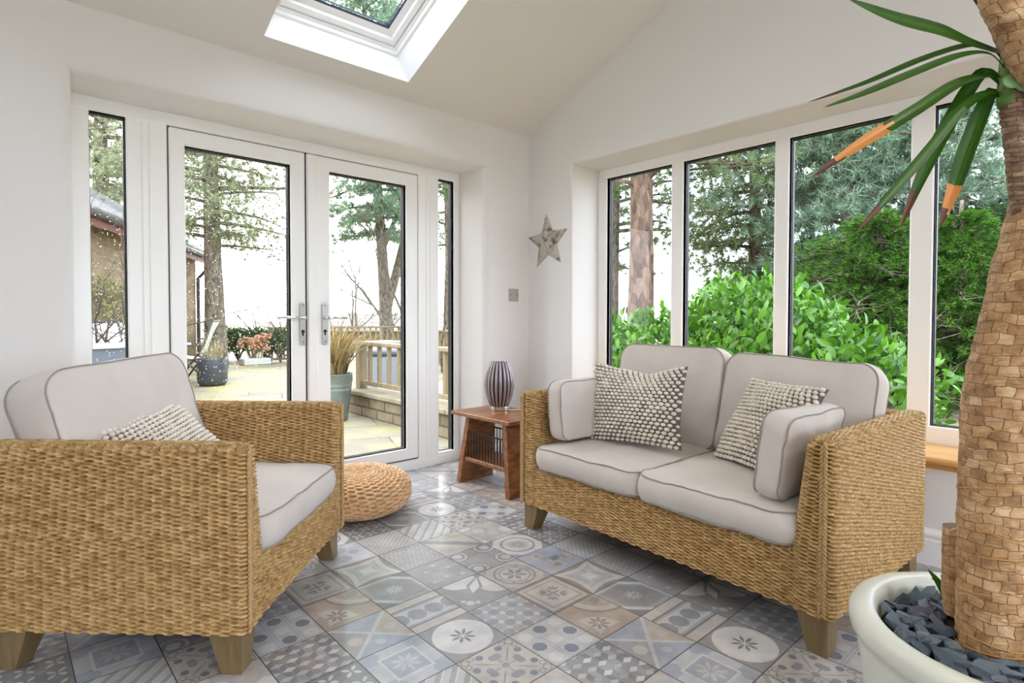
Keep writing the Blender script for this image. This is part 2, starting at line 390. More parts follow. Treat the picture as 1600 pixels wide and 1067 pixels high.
for i, (x0, x1, ya, yb) in enumerate(SKY):
    ya, yb = max(ya, yb), min(ya, yb)
    mb = MB(); ins = .05
    lo = [slope_pt(x0, ya), slope_pt(x1, ya), slope_pt(x1, yb), slope_pt(x0, yb)]
    hi = [slope_pt(x0+ins, ya-.02, DEP), slope_pt(x1-ins, ya-.02, DEP), slope_pt(x1-ins, yb+.02, DEP), slope_pt(x0+ins, yb+.02, DEP)]
    mb.add(lo+hi, [(k, (k+1) % 4, 4+(k+1) % 4, 4+k) for k in range(4)])
    root = struct(mb.build('window_%d' % (i+4), M_gloss))
    def ring(m, a, b, offa, offb, mi=0):
        (xa0, xa1, ya0, yb0), (xb0, xb1, ya1, yb1) = a, b
        P = [slope_pt(xa0, ya0, offa), slope_pt(xa1, ya0, offa), slope_pt(xa1, yb0, offa), slope_pt(xa0, yb0, offa),
             slope_pt(xb0, ya1, offb), slope_pt(xb1, ya1, offb), slope_pt(xb1, yb1, offb), slope_pt(xb0, yb1, offb)]
        m.add(P, [(k, (k+1) % 4, 4+(k+1) % 4, 4+k) for k in range(4)], mi)
    R = lambda e: (x0+ins+e, x1-ins-e, ya-.02-e, yb+.02+e)
    fr = MB()
    ring(fr, R(-.002), R(.012), DEP-.004, DEP-.004); ring(fr, R(.012), R(.012), DEP-.004, DEP+.02)
    ring(fr, R(.012), R(.024), DEP+.02, DEP+.02); ring(fr, R(.024), R(.026), DEP+.02, DEP+.045)
    fr.build('outer_frame', M_upvc, root)
    gk = MB(); ring(gk, R(.026), R(.030), DEP+.045, DEP+.047); gk.build('seal', M_gasket, root)
    fr = MB(); ring(fr, R(.030), R(.030), DEP+.047, DEP+.03); ring(fr, R(.030), R(.062), DEP+.03, DEP+.03)
    ring(fr, R(.062), R(.066), DEP+.03, DEP+.045); ring(fr, R(.066), R(.10), DEP+.045, DEP+.052); fr.build('sash', M_upvc, root)
    gk = MB(); ring(gk, R(.10), R(.108), DEP+.052, DEP+.06); ring(gk, R(.108), R(.112), DEP+.066, DEP+.075); gk.build('spacer_bar', M_spacer, root)
    gl = MB(); P = R(.095); gl.add([slope_pt(P[0], P[2], DEP+.06), slope_pt(P[1], P[2], DEP+.06), slope_pt(P[1], P[3], DEP+.06), slope_pt(P[0], P[3], DEP+.06)], [(0, 1, 2, 3)])
    gl.build('pane', M_glass, root)

# ------------------------------------------------------------------ patchwork tile floor
T = .2105; TX0, TY0 = -2.155, -1.505
C_ = dict(white=(226,223,220), light=(204,202,201), lg=(186,184,184), mid=(158,156,156), gray=(136,134,135), dk=(106,106,110), dd=(78,80,86),
          beige=(202,190,178), sand=(186,170,154), tan=(178,154,134), brown=(138,120,108), blue=(158,168,188), db=(98,106,124), pale=(196,200,208), gb=(128,132,140))
C_ = {k: srgb(*[x+(q-x)*.40 for x, q in zip(v, (206,210,220))]) for k, v in C_.items()}
FM = MB(); cur = [0, 0, 0]
def clip(poly):
    for ax, lim, sg in ((0, .008, 1), (0, .992, -1), (1, .008, 1), (1, .992, -1)):
        out = []; n = len(poly)
        for i in range(n):
            a, b = poly[i-1], poly[i]; da = sg*(a[ax]-lim); db_ = sg*(b[ax]-lim)
            if (da >= 0) != (db_ >= 0):
                t = da/(da-db_); out.append((a[0]+(b[0]-a[0])*t, a[1]+(b[1]-a[1])*t))
            if db_ >= 0: out.append(b)
        poly = out
        if len(poly) < 3: return []
    return poly
def P(poly, c, lay=1):
    poly = clip(list(poly))
    if len(poly) < 3: return
    cur[2] += 1; z = .0002*(lay+.012*(cur[2] % 40))
    FM.add([(cur[0]+T*x, cur[1]+T*y, z) for x, y in poly], [tuple(range(len(poly)))], 0, C_[c])
def circ(x, y, r, n=20, a0=0, ry=None): return [(x+r*math.cos(a0+2*PI*k/n), y+(ry or r)*math.sin(a0+2*PI*k/n)) for k in range(n)]
def ringp(x, y, r1, r2, c, lay, n=24):
    for k in range(n):
        a, b = 2*PI*k/n, 2*PI*(k+1)/n
        P([(x+r1*math.cos(a), y+r1*math.sin(a)), (x+r2*math.cos(a), y+r2*math.sin(a)), (x+r2*math.cos(b), y+r2*math.sin(b)), (x+r1*math.cos(b), y+r1*math.sin(b))], c, lay)
def petal(x, y, a, l, w, c, lay=3, s=.1):
    ca, sa = math.cos(a), math.sin(a); pts = []
    for t, ww in ((s,0), (.35,.7), (.6,1), (.82,.7), (1,0), (.82,-.7), (.6,-1), (.35,-.7)):
        px, py = l*t, w*ww; pts.append((x+px*ca-py*sa, y+px*sa+py*ca))
    P(pts, c, lay)
def star(x, y, n, l, w, c, lay=3, a0=0):
    for k in range(n): petal(x, y, a0+2*PI*k/n, l, w, c, lay)
def line(x0, y0, x1, y1, w, c, lay=2):
    d = math.hypot(x1-x0, y1-y0); nx, ny = -(y1-y0)/d*w/2, (x1-x0)/d*w/2
    P([(x0+nx, y0+ny), (x1+nx, y1+ny), (x1-nx, y1-ny), (x0-nx, y0-ny)], c, lay)
def base(c): P([(0,0),(1,0),(1,1),(0,1)], c, 1)
def sq(a, c, lay): P([(a,a),(1-a,a),(1-a,1-a),(a,1-a)], c, lay)
def m_disc(): base('gray'); P(circ(.5,.5,.47,28), 'white', 2); star(.5,.5,8,.21,.028,'dk')
def m_circles():
    base('lg')
    for i in range(5):
        for j in range(5): P(circ(.1+.2*i, .1+.2*j, .1, 10), 'mid' if (i+j) % 2 else 'gb', 2)
    for i in range(4):
        for j in range(4):
            if (i+j) % 2: P(circ(.2+.2*i, .2+.2*j, .055, 4, PI/4), 'light', 3)
def m_snow():
    base('pale')
    for (x, y) in ((.1,.1),(.9,.1),(.1,.9),(.9,.9)): P(circ(x,y,.2,6), 'blue', 2)
    P([(.5,.06),(.94,.5),(.5,.94),(.06,.5)], 'light', 3) if False else None
    sq(.2,'white',3); sq(.24,'blue',4); star(.5,.5,8,.23,.035,'light',5)
    for (x, y, a) in ((.1,.5,0),(.9,.5,PI),(.5,.1,PI/2),(.5,.9,-PI/2)):
        for d in (-.6,.6,PI): petal(x,y,a+d,.1,.015,'light',4)
def m_xcross():
    base('sand'); P([(0,0),(1,0),(.5,.5)],'blue',2); P([(0,1),(1,1),(.5,.5)],'blue',2); P([(0,0),(0,1),(.5,.5)],'mid',2)
    P(circ(.82,.5,.1,8),'beige',3); P(circ(.2,.45,.12,7),'beige',3); P(circ(.5,.2,.08,6),'pale',3)
    line(0,0,1,1,.06,'light',4); line(0,1,1,0,.06,'light',4)
def m_band():
    base('beige'); P([(0,.2),(1,.2),(1,.8),(0,.8)],'light',2)
    for y in (.22,.78): line(0,y,1,y,.05,'dk',3)
    for y in (.27,.73): line(0,y,1,y,.02,'gray',3)
    for k in range(4): P(circ(.0+.33*k,.5,.165,10,ry=.17),'gb',4)
    for k in range(3): P(circ(.165+.33*k,.38,.06,4),'lg',4)
def m_lily():
    base('gray'); P(circ(1.02,.52,.36,22),'white',2); P(circ(.52,1.02,.36,22),'white',2)
    P([(.93,.93),(.74,.52),(.42,.42),(.52,.74)],'gray',3); P([(.88,.88),(.68,.55),(.45,.45),(.55,.68)],'white',4)
    for (x, y, r) in ((.2,.2,.075),(.14,.32,.045),(.32,.14,.045)): P(circ(x,y,r,14),'light',3)
def m_ringstar():
    base('mid'); P([(.2,.03),(.8,.03),(.97,.2),(.97,.8),(.8,.97),(.2,.97),(.03,.8),(.03,.2)],'beige',2)
    ringp(.5,.5,.37,.41,'gray',3); ringp(.5,.5,.28,.305,'gray',3); P(circ(.5,.5,.27,20),'light',3); star(.5,.5,6,.24,.05,'gb',4,.3)
    for k in range(8): P(circ(.5+.345*math.cos(k*PI/4),.5+.345*math.sin(k*PI/4),.028,6),'gray',4)
def m_frame():
    base('brown'); sq(.06,'beige',2); sq(.115,'mid',3); sq(.17,'beige',4)
    for k in range(4):
        a = PI/4+k*PI/2
        for d in (-.35,0,.35): petal(.5+.1*math.cos(a),.5+.1*math.sin(a),a+d*1.6,.17,.03,'gray',5)
        petal(.5,.5,a+PI/4,.17,.03,'gray',5)
    P(circ(.5,.5,.05,8),'gray',6)
def m_octo():
    base('light')
    for i in range(3):
        for j in range(3):
            c = 'white' if (i+j) % 2 == 0 else 'db'
            if (i, j) == (1, 1): c = 'white'
            P(circ(.17+.33*i,.17+.33*j,.115,8,PI/8),c,3)
    for k in (.03,.31,.36,.64,.69,.97): line(0,k,1,k,.011,'mid',2); line(k,0,k,1,.011,'mid',2)
def m_flora():
    base('beige')
    star(.5,.5,4,.5,.012,'gb',3,PI/4); star(.5,.5,4,.3,.012,'gb',3)
    for k in range(4):
        a = PI/4+k*PI/2; x, y = .5+.27*math.cos(a), .5+.27*math.sin(a)
        for d in (-.62,.62): P(circ(.5+.25*math.cos(a+d),.5+.25*math.sin(a+d),.065,10),'gb',4)
        for d in (-.35,.35): P(circ(.5+.42*math.cos(a+d),.5+.42*math.sin(a+d),.06,8),'db',4)
        ringp(.5+.58*math.cos(a),.5+.58*math.sin(a),.05,.075,'gray',4,10)
        for d in (-.18,.18): ringp(.5+.52*math.cos(a+d),.5+.52*math.sin(a+d),.035,.055,'gray',5,8)
    P(circ(.5,.5,.06,8),'gray',5)
def m_arc():
    base('tan'); P(circ(1,1,.62,30),'brown',2); P(circ(1,1,.56,30),'beige',3); P(circ(1,1,.42,30),'tan',4); petal(1,1,PI*1.25,.36,.09,'gray',5,.2)
    P([(.12,.62),(.36,.55),(.55,.36),(.62,.12),(.3,.16),(.1,.1),(.16,.3)],'beige',5); star(.33,.33,8,.19,.03,'brown',6)
def m_starband():
    base('dk'); P([(.34,0),(1,0),(1,.66),(.66,1),(0,1),(0,.34)],'mid',2)
    P([(.36,.1),(.9,.1),(.9,.64),(.64,.9),(.1,.9),(.1,.36)],'gray',3)
    line(.46,-.1,-.1,.46,.09,'light',4); line(.54,1.1,1.1,.54,.09,'light',4); star(.5,.5,10,.17,.02,'pale',5)
    line(0,.97,.6,.97,.06,'light',4); line(.97,0,.97,.6,.06,'light',4)
def m_cushion():
    base('brown')
    pts = []
    for (a, b) in (((.02,.02),(.98,.02)),((.98,.02),(.98,.98)),((.98,.98),(.02,.98)),((.02,.98),(.02,.02))):
        for k in range(8):
            t = k/8; x, y = a[0]+(b[0]-a[0])*t, a[1]+(b[1]-a[1])*t; d = .7*t*(1-t)
            pts.append((x+(.5-x)*d*1.2, y+(.5-y)*d*1.2))
    # concave, so fan of triangles
    for c, s, l in (('light',1,2),('mid',.68,3),('lg',.62,4),('white',.3,5)):
        q = [(.5+(x-.5)*s, .5+(y-.5)*s) for x, y in pts]
        for k in range(len(q)): P([(.5,.5), q[k-1], q[k]], c, l)
def m_plain():
    base('mid')
    for (x, y) in ((.5,.3),(.3,.7),(.75,.6),(.2,.25),(.8,.2),(.55,.85)): P(circ(x,y,.06,4,PI/4),'pale',2); P(circ(x+.07,y-.03,.03,4,PI/4),'lg',2)
def m_lace():
    base('mid')
    for i in range(5):
        for j in range(5): ringp(.1+.2*i,.1+.2*j,.06,.078,'light',2,10); P(circ(.2*i,.2*j,.03,6),'light',2)
def m_cloud():
    base('pale')
    for k in range(6): P(circ(.2+.6*random.random(),.2+.6*random.random(),.08+.1*random.random(),8),random.choice(['light','blue','lg']),2+k)
def m_hexes():
    base('mid')
    for (x, y) in ((.15,.85),(.85,.85),(.15,.15),(.9,.2)):
        P(circ(x,y,.28,8,PI/8),'gray',2); P(circ(x,y,.23,8,PI/8),'beige',3); P(circ(x,y,.17,8,PI/8),'gb',4); P(circ(x,y,.11,8,PI/8),'light',5)
def m_diag():
    base('beige'); line(-.1,1.1,1.1,-.1,.17,'gray',2)
    for d in range(-2,3): petal(.12,.12,PI/4+d*.38,.42,.045,'lg',3,.3); petal(.9,.9,PI*1.25+d*.4,.34,.03,'sand',3,.3)
def m_daisy():
    base('gray'); P([(.25,.0),(.75,.0),(1,.25),(1,.75),(.75,1),(.25,1),(0,.75),(0,.25)],'white',2)
    ringp(.5,.5,.33,.38,'gray',3); P(circ(.5,.5,.25,20),'light',3); star(.5,.5,12,.21,.025,'mid',4)
def m_patch():
    base('blue')
    for k in range(8):
        x, y = random.random()*.7, random.random()*.7; P([(x,y),(x+.25,y),(x+.25,y+.2),(x,y+.2)],random.choice(['beige','pale','gb','sand']),2+k)
        star(x+.12,y+.1,6,.07,.012,'db',11)
def m_lattice():
    base('light')
    for k in range(-8,9): line(k*.12,0,k*.12+1,1,.02,'mid',2); line(k*.12+1,0,k*.12,1,.02,'mid',3)
def m_stripes():
    base('light')
    for k in range(-4,6): line(k*.28-.1,-.1,k*.28+1.1,1.1,.075,'mid',2); line(k*.28-.02,-.1,k*.28+1.18,1.1,.025,'white',3)
def m_hexlight():
    base('lg')
    for j in range(4):
        for i in range(4): P(circ(.0+.36*i+(.18 if j % 2 else 0),.05+.31*j,.165,6,PI/6),'beige' if (i+j) % 3 else 'white',2)
def m_cubes():
    base('gray'); s = .125; h = s*math.sqrt(3)/2*1.0
    for j in range(-1,7):
        for i in range(-1,6):
            x = i*2*h+(h if j % 2 else 0); y = j*1.5*s; w = [(x,y)]
            a = [(x+s*math.cos(PI/6+k*PI/3), y+s*math.sin(PI/6+k*PI/3)) for k in range(6)]
            rnd = random.choice
            for q, cc in (((0,1,2),rnd(['white','lg','light','beige','mid'])),((2,3,4),rnd(['gb','db','mid','brown'])),((4,5,0),rnd(['dk','gb','gray','mid']))):
                pl = [(x,y)]+[a[k] for k in q]; cx_, cy_ = sum(p[0] for p in pl)/4, sum(p[1] for p in pl)/4
                P([(cx_+(px-cx_)*.9, cy_+(py-cy_)*.9) for px, py in pl], cc, 2)
    
def m_cross():
    base('dk')
    for i in range(3):
        for j in range(3): star(.17+.33*i,.17+.33*j,4,.15,.03,'light',2,PI/4); P(circ(.33*i,.33*j,.06,4),'gb',2)
MOT = {(0,-2):m_disc,(-1,-2):m_snow,(-1,-1):m_xcross,(0,-1):m_band,(1,-1):m_lily,(1,-2):m_circles,(2,-1):m_ringstar,(2,-2):m_frame,(1,-3):m_octo,
 (0,-3):m_flora,(2,-3):m_arc,(3,-3):m_starband,(3,-2):m_cushion,(1,-4):m_cubes,(-1,0):m_arc,(-2,0):m_octo,(-2,-1):m_cubes,(-1,1):m_frame,(0,0):m_starband,
 (0,1):m_cushion,(1,0):m_plain,(1,1):m_lace,(0,2):m_cloud,(2,0):m_hexes,(2,1):m_diag,(3,0):m_daisy,(3,-1):m_patch,(4,-1):m_lattice,(4,-2):m_lace,
 (3,1):m_hexlight,(4,1):m_cubes,(1,2):m_lattice,(2,2):m_stripes,(3,2):m_flora,(4,2):m_octo,(1,3):m_cross,(2,3):m_starband,(3,3):m_disc,(4,3):m_circles,
 (2,4):m_snow,(3,4):m_band,(4,4):m_lily,(5,4):m_frame,(5,3):m_arc,(4,0):m_cross,(5,-1):m_plain,(5,0):m_cloud,(2,-4):m_xcross,(-2,-2):m_cross,(-3,0):m_flora,(-3,1):m_hexes,(3,-5):m_disc,(4,-5):m_circles,(3,-6):m_flora,(4,-6):m_octo,(2,-5):m_snow,(3,-4):m_band,(4,-4):m_lily,(-1,-3):m_stripes,(1,-5):m_hexlight,(0,-4):m_hexlight}
POOL = [m_disc,m_snow,m_xcross,m_band,m_lily,m_circles,m_ringstar,m_frame,m_octo,m_flora,m_arc,m_starband,m_cushion,m_cubes,m_lace,m_hexes,m_cross,m_plain,m_daisy,m_patch]
random.seed(4)
FM.add([(XL,YB,-.0004),(XW+.02,YB,-.0004),(XW+.02,.05,-.0004),(XL,.05,-.0004)],[(0,1,2,3)],0,srgb(96,95,94))
for i in range(-15, 10):
    for j in range(-24, 8):
        x, y = TX0+T*i, TY0+T*j
        if x < XL or x > XW or y < YB or y > 0.02: continue
        cur[0], cur[1] = x, y; f = MOT.get((i, j))
        if f is None:
            for k in range(-3, 4):
                f = f or MOT.get((i+3*k, j-3*k)) or MOT.get((i+3*k+3, j-3*k+5)) or MOT.get((i+3*k-3, j-3*k-5))
        random.seed(i*101+j); (f or random.choice(POOL))()
def floormat():
    m = bpy.data.materials.new('patchwork_tile'); m.use_nodes = True; nt = m.node_tree; N = nt.nodes; L = nt.links; p = N['Principled BSDF']
    at_ = N.new('ShaderNodeVertexColor'); at_.layer_name = 'Col'
    tc = N.new('ShaderNodeTexCoord'); nz = N.new('ShaderNodeTexNoise'); nz.inputs['Scale'].default_value = 9; nz.inputs['Detail'].default_value = 7; nz.inputs['Roughness'].default_value = .6
    L.new(tc.outputs['Object'], nz.inputs['Vector'])
    mr = N.new('ShaderNodeMapRange'); mr.inputs['From Min'].default_value = .3; mr.inputs['From Max'].default_value = .7; mr.inputs['To Min'].default_value = .72; mr.inputs['To Max'].default_value = 1.05
    L.new(nz.outputs['Fac'], mr.inputs['Value'])
    mx = N.new('ShaderNodeMix'); mx.data_type = 'RGBA'; mx.blend_type = 'MULTIPLY'; mx.inputs[0].default_value = 1
    L.new(at_.outputs['Color'], mx.inputs[6]); L.new(mr.outputs['Result'], mx.inputs[7]); L.new(mx.outputs[2], p.inputs['Base Color'])
    p.inputs['Roughness'].default_value = .17; p.inputs['Specular IOR Level'].default_value = .85
    n2 = N.new('ShaderNodeTexNoise'); n2.inputs['Scale'].default_value = 14; L.new(tc.outputs['Object'], n2.inputs['Vector'])
    bp = N.new('ShaderNodeBump'); bp.inputs['Strength'].default_value = .06; bp.inputs['Distance'].default_value = .004
    L.new(n2.outputs['Fac'], bp.inputs['Height']); L.new(bp.outputs[0], p.inputs['Normal'])
    return m
struct(FM.build('floor', floormat()))

# skirting under the window and by the door
def skirting(name, pts):
    prof = [(0,0),(.022,0),(.022,.105),(.018,.11),(.018,.118),(.022,.124),(.020,.134),(.008,.142),(.004,.15),(0,.15)]
    mb = MB(); (x0, y0), (x1, y1) = pts; d = Vector((x1-x0, y1-y0, 0)).normalized(); n = Vector((d.y, -d.x, 0))
    V = []
    for (x, y) in pts:
        for o, z in prof: V.append((x+n.x*o, y+n.y*o, z))
    k = len(prof); mb.add(V, [(i, i+1, k+i+1, k+i) for i in range(k-1)]+[tuple(range(k)), tuple(range(k, 2*k))])
    return struct(mb.build(name, M_gloss, auto=30))
skirting('baseboard_window', [(XW, YW), (XW, YB)])
skirting('baseboard_door_side', [(-.66, YW), (XW, YW)])
skirting('baseboard_left', [(XL, YW), (-2.87, YW)])

# ------------------------------------------------------------------ window joinery
def member(mb, a, b, bev=.006): mb.box(a, b, 0, bev)
def glazed(parent, axis, a0, a1, z0, z1, pl, wet=False, name='pane'):
    """pane, black gasket and white bead inside a daylight opening; pl = inner frame plane"""
    def pt(a, d, z): return (a, pl+d, z) if axis == 'y' else (pl+d, a, z)
    g = MB(); d = .034
    def bar(m, A0, A1, Z0, Z1, d0, d1): m.box(pt(A0, d0, Z0), pt(A1, d1, Z1))
    w = .005
    for (A0, A1, Z0, Z1) in ((a0-.02, a0+w, z0-.02, z1+.02), (a1-w, a1+.02, z0-.02, z1+.02), (a0, a1, z0-.02, z0+w*.6), (a0, a1, z1-w, z1+.02)): bar(g, A0, A1, Z0, Z1, d+.006, d+.03)
    g.build('gasket', M_gasket, parent)
    b = MB(); c = .014
    for (A0, A1, Z0, Z1, q) in ((a0-.02, a0, z0-.02, z1+.02, 0), (a1, a1+.02, z0-.02, z1+.02, 1), (a0-.02, a1+.02, z0-.02, z0, 2), (a0-.02, a1+.02, z1, z1+.02, 3)):
        b.box(pt(A0, .004, Z0), pt(A1, d+.005, Z1), 0, .003)
    b.build('glazing_bead', M_upvc, parent)
    p = MB(); p.add([pt(a0-.005, d+.012, z0-.005), pt(a1+.005, d+.012, z0-.005), pt(a1+.005, d+.012, z1+.005), pt(a0-.005, d+.012, z1+.005)], [(0, 1, 2, 3)])
    return p.build(name, (M_wet2 if wet == 2 else M_wet) if wet else M_glass, parent)
# picture window on the window wall (x = 0 plane)
W1 = bpy.data.objects.new('window_1', None); COL.objects.link(W1); struct(W1)
PAN = [(-1.283, -.777), (-1.922, -1.368), (-2.545, -2.0), (-3.165, -2.636)]; WG0, WG1 = .534, 1.983
mb = MB()
member(mb, (0, -3.26, WG1), (.07, -.698, 2.05)); member(mb, (0, -3.26, .445), (.07, -.698, WG0))
e = [-.698]
for a, b in PAN: e += [b, a]
e.append(-3.26)
for k in range(0, len(e), 2): member(mb, (.0008, e[k+1], WG0-.01), (.069, e[k], WG1+.01))
mb.build('frame', M_upvc, W1)
for a, b in PAN: glazed(W1, 'x', a, b, WG0, WG1, 0.0)
mb = MB(); mb.box((-.335, -3.30, .430), (.0, -.68, .456), 0, .008)
mb.box((XW-.002, -3.24, .40), (.02, -.70, .4305)); struct(mb.build('trim_2', M_sill))
# door screen: frame, sidelights
DF = bpy.data.objects.new('trim_1', None); COL.objects.link(DF); struct(DF)
mb = MB()
member(mb, (-2.91, 0, 1.977), (-.686, .07, 2.045)); member(mb, (-2.91, -.001, -.02), (-.686, .07, .066), .01)
for a, b in ((-2.91, -2.814), (-2.673, -2.499), (-1.034, -.863), (-.735, -.686)): member(mb, (a, .0008, .05), (b, .069, 1.99))
for a in (-2.605, -2.575, -.965, -.935): mb.box((a-.006, -.006, .07), (a+.006, .01, 1.97), 0, .004)
mb.build('frame', M_upvc, DF)
W2 = bpy.data.objects.new('window_2', None); COL.objects.link(W2); struct(W2)
mb = MB(); member(mb, (-2.82, .0016, .735), (-2.668, .068, .80)); mb.box((-2.82, .02, .06), (-2.668, .05, .74)); mb.build('lower_panel', M_upvc, W2)
glazed(W2, 'y', -2.814, -2.673, .80, 1.977, 0.0, True)
W3 = bpy.data.objects.new('window_3', None); COL.objects.link(W3); struct(W3)
glazed(W3, 'y', -.863, -.735, .077, 1.977, 0.0)
def door_leaf(name, x0, x1, g0, g1, hx, sgn):
    root = bpy.data.objects.new(name, None); COL.objects.link(root); struct(root)
    mb = MB(); yf = -.006
    member(mb, (x0, yf, .074), (g0, .066, 1.972)); member(mb, (g1, yf, .074), (x1, .066, 1.972))
    member(mb, (g0-.01, yf+.0005, .074), (g1+.01, .066, .148)); member(mb, (g0-.01, yf+.0005, 1.89), (g1+.01, .066, 1.972))
    mb.build('sash', M_upvc, root)
    glazed(root, 'y', g0, g1, .148, 1.89, yf, True if sgn < 0 else 2)
    pl = MB(); n = 8; out = []
    for cz, s in ((1.094, 0), (.872, PI)):
        for k in range(n+1): out.append((hx+.017*math.cos(s+PI*k/n), cz+.014*math.sin(s+PI*k/n)))
    pl.prism(out, 1, yf-.009, yf+.001)
    h = pl.build('handle_plate', M_steel, root)
    lv = MB(); z = 1.02
    lv.tube([(hx, yf-.006, z), (hx, yf-.045, z), (hx+sgn*.01, yf-.055, z), (hx+sgn*.05, yf-.056, z+.002), (hx+sgn*(.165 if sgn < 0 else .118), yf-.05, z)], [.011, .0105, .01, .0085, .007], 10)
    lv.build('lever', M_chrome, h, smooth=True)
    kh = MB(); kh.tube([(hx, yf-.012, .94), (hx, yf-.004, .94)], .010, 12); kh.box((hx-.005, yf-.0115, .915), (hx+.005, yf-.004, .935), 0, .002)
    for zz in (1.092, .878): kh.tube([(hx, yf-.0105, zz), (hx, yf-.004, zz)], .0035, 8)
    kh.build('keyhole', M_dark, h)
    return root
door_leaf('door_1', -2.495, -1.806, -2.423, -1.891, -1.828, -1)
D2 = door_leaf('door_2', -1.798, -1.038, -1.656, -1.13, -1.694, 1)
mb = MB(); mb.box((-1.797, -.018, .076), (-1.738, -.004, 1.97), 0, .006); mb.build('astragal', M_upvc, D2)
gk = MB(); gk.box((-2.499, .004, 1.9725), (-1.034, .05, 1.9765)); gk.box((-1.806, .0, .074), (-1.798, .05, 1.975)); gk.box((-1.038, .003, .07), (-1.034, .05, 1.975)); gk.box((-2.499, .004, .07), (-2.495, .05, 1.975))
gk.box((-2.49, .004, .067), (-1.04, .05, .074)); gk.build('door_seal', M_gasket, DF)
# unseen window added behind the camera to let more daylight in
W8 = bpy.data.objects.new('window_8', None); COL.objects.link(W8); struct(W8)
mb = MB()
for a, b in ((-4.7,-4.63),(-3.52,-3.44),(-2.28,-2.2),(-1.07,-1.0)): mb.box((a, YB-.3, .5), (b, YB-.23, 2.05), 0, .006)
for a, b in ((.5,.57),(1.98,2.05)): mb.box((-4.7, YB-.3, a), (-1.0, YB-.23, b), 0, .006)
mb.build('frame', M_upvc, W8)
mb = MB(); mb.add([(-4.65,YB-.26,.55),(-1.05,YB-.26,.55),(-1.05,YB-.26,2.0),(-4.65,YB-.26,2.0)],[(0,1,2,3)]); mb.build('pane', M_glass, W8)

# ------------------------------------------------------------------ woven seats
COLW, ROWH, AMP = .027, .0125, .0062
def weave_h(s, t, per):
    n = max(2, round(per/COLW/2)*2); c = s/per*n; ci = np.floor(c); ph = c-ci
    r = t/ROWH + .5*(ci % 2) + .18*(ph-.5); f = r-np.floor(r); x = np.abs(2*f-1)
    # rope strands with lens shaped holes between them in every column
    pit = np.clip((x-.40)/.40, 0, 1)*np.clip(1.5*np.sin(PI*ph)-.12, 0, 1)
    return AMP*(1-.45*x*x-3.6*pit)
def rr_outline(x0, x1, y0, y1, r, nx, ny, nc):
    Pp, Nn = [], []
    def side(a, b, n, nrm):
        for k in range(n): t = k/n; Pp.append((a[0]+(b[0]-a[0])*t, a[1]+(b[1]-a[1])*t)); Nn.append(nrm)
    def corner(c, a0):
        for k in range(nc): a = a0+PI/2*k/nc; Pp.append((c[0]+r*math.cos(a), c[1]+r*math.sin(a))); Nn.append((math.cos(a), math.sin(a)))
    side((x0+r, y0), (x1-r, y0), nx, (0, -1)); corner((x1-r, y0+r), -PI/2)
    side((x1, y0+r), (x1, y1-r), ny, (1, 0)); corner((x1-r, y1-r), 0)
    side((x1-r, y1), (x0+r, y1), nx, (0, 1)); corner((x0+r, y1-r), PI/2)
    side((x0, y1-r), (x0, y0+r), ny, (-1, 0)); corner((x0+r, y0+r), PI)
    Pp = np.array(Pp); d = np.linalg.norm(np.roll(Pp, -1, 0)-Pp, axis=1)
    return Pp, np.array(Nn), np.concatenate([[0], np.cumsum(d)[:-1]]), d.sum()
def woven_loop(name, parent, x0f, x1f, y0, y1, zb, zt, r=.022, rt=.02):
    du, dv = .0050, .0020
    nx = max(4, int((x1f(zb)-x0f(zb)-2*r)/du)); ny = max(4, int((y1-y0-2*r)/du)); nc = 5
    rings = []; t = 0.0
    lev = [(z, 0.0) for z in np.arange(zb, zt-rt, dv)] + [(zt-rt+rt*math.sin(a), a) for a in np.linspace(0, PI/2, 9)]
    pz = None
    for z, a in lev:
        Pp, Nn, S, per = rr_outline(x0f(z), x1f(z), y0, y1, r, nx, ny, nc)
        if pz is not None: t += math.hypot(z-pz[0], rt*(1-math.cos(a))-rt*(1-math.cos(pz[1])))
        pz = (z, a)
        h = weave_h(S, t, per); ins = rt*(1-math.cos(a))
        q = Pp - Nn*ins + Nn*(h*math.cos(a))[:, None]
        rings.append(np.c_[q, z+h*math.sin(a)])
    # top: rings that close on the centre line
    base_ = Pp - Nn*rt; X0, X1 = x0f(zt)+rt, x1f(zt)-rt; Y0, Y1 = y0+rt, y1-rt; hw = min(X1-X0, Y1-Y0)/2
    tg = np.c_[np.clip(base_[:, 0], X0+hw, X1-hw), np.clip(base_[:, 1], Y0+hw, Y1-hw)]
    nr = max(3, int(hw/dv))
    for k in range(1, nr+1):
        f = k/nr; q = base_+(tg-base_)*f; h = weave_h(S, t+hw*f, per)
        rings.append(np.c_[q, zt+h*(1-.3*f)])
    mb = MB(); mb.grid(np.stack(rings, 1), closed_u=True)
    Pb = rings[0]; n = len(Pb); mb.add(Pb, [tuple(range(n))[::-1]])
    return mb.build(name, M_weave, parent, smooth=True)
def plait(mb, p0, p1, out, side, r=.0075):
    p0, p1, out, side = map(np.array, (p0, p1, out, side)); L = np.linalg.norm(p1-p0); ax = (p1-p0)/L; n = int(L/.0125)
    for k in range(n):
        for sg in (-1, 1):
            c = p0+ax*(L*(k+.5+.25*sg)/n)+side*sg*.0055+out*.002
            d = ax*.86 - side*sg*.5; d /= np.linalg.norm(d); e = np.cross(out, d)
            mb.ell(c, (r*.62, .0125, r*.75), 7, 5, 0, np.stack([e, d, out], 1))
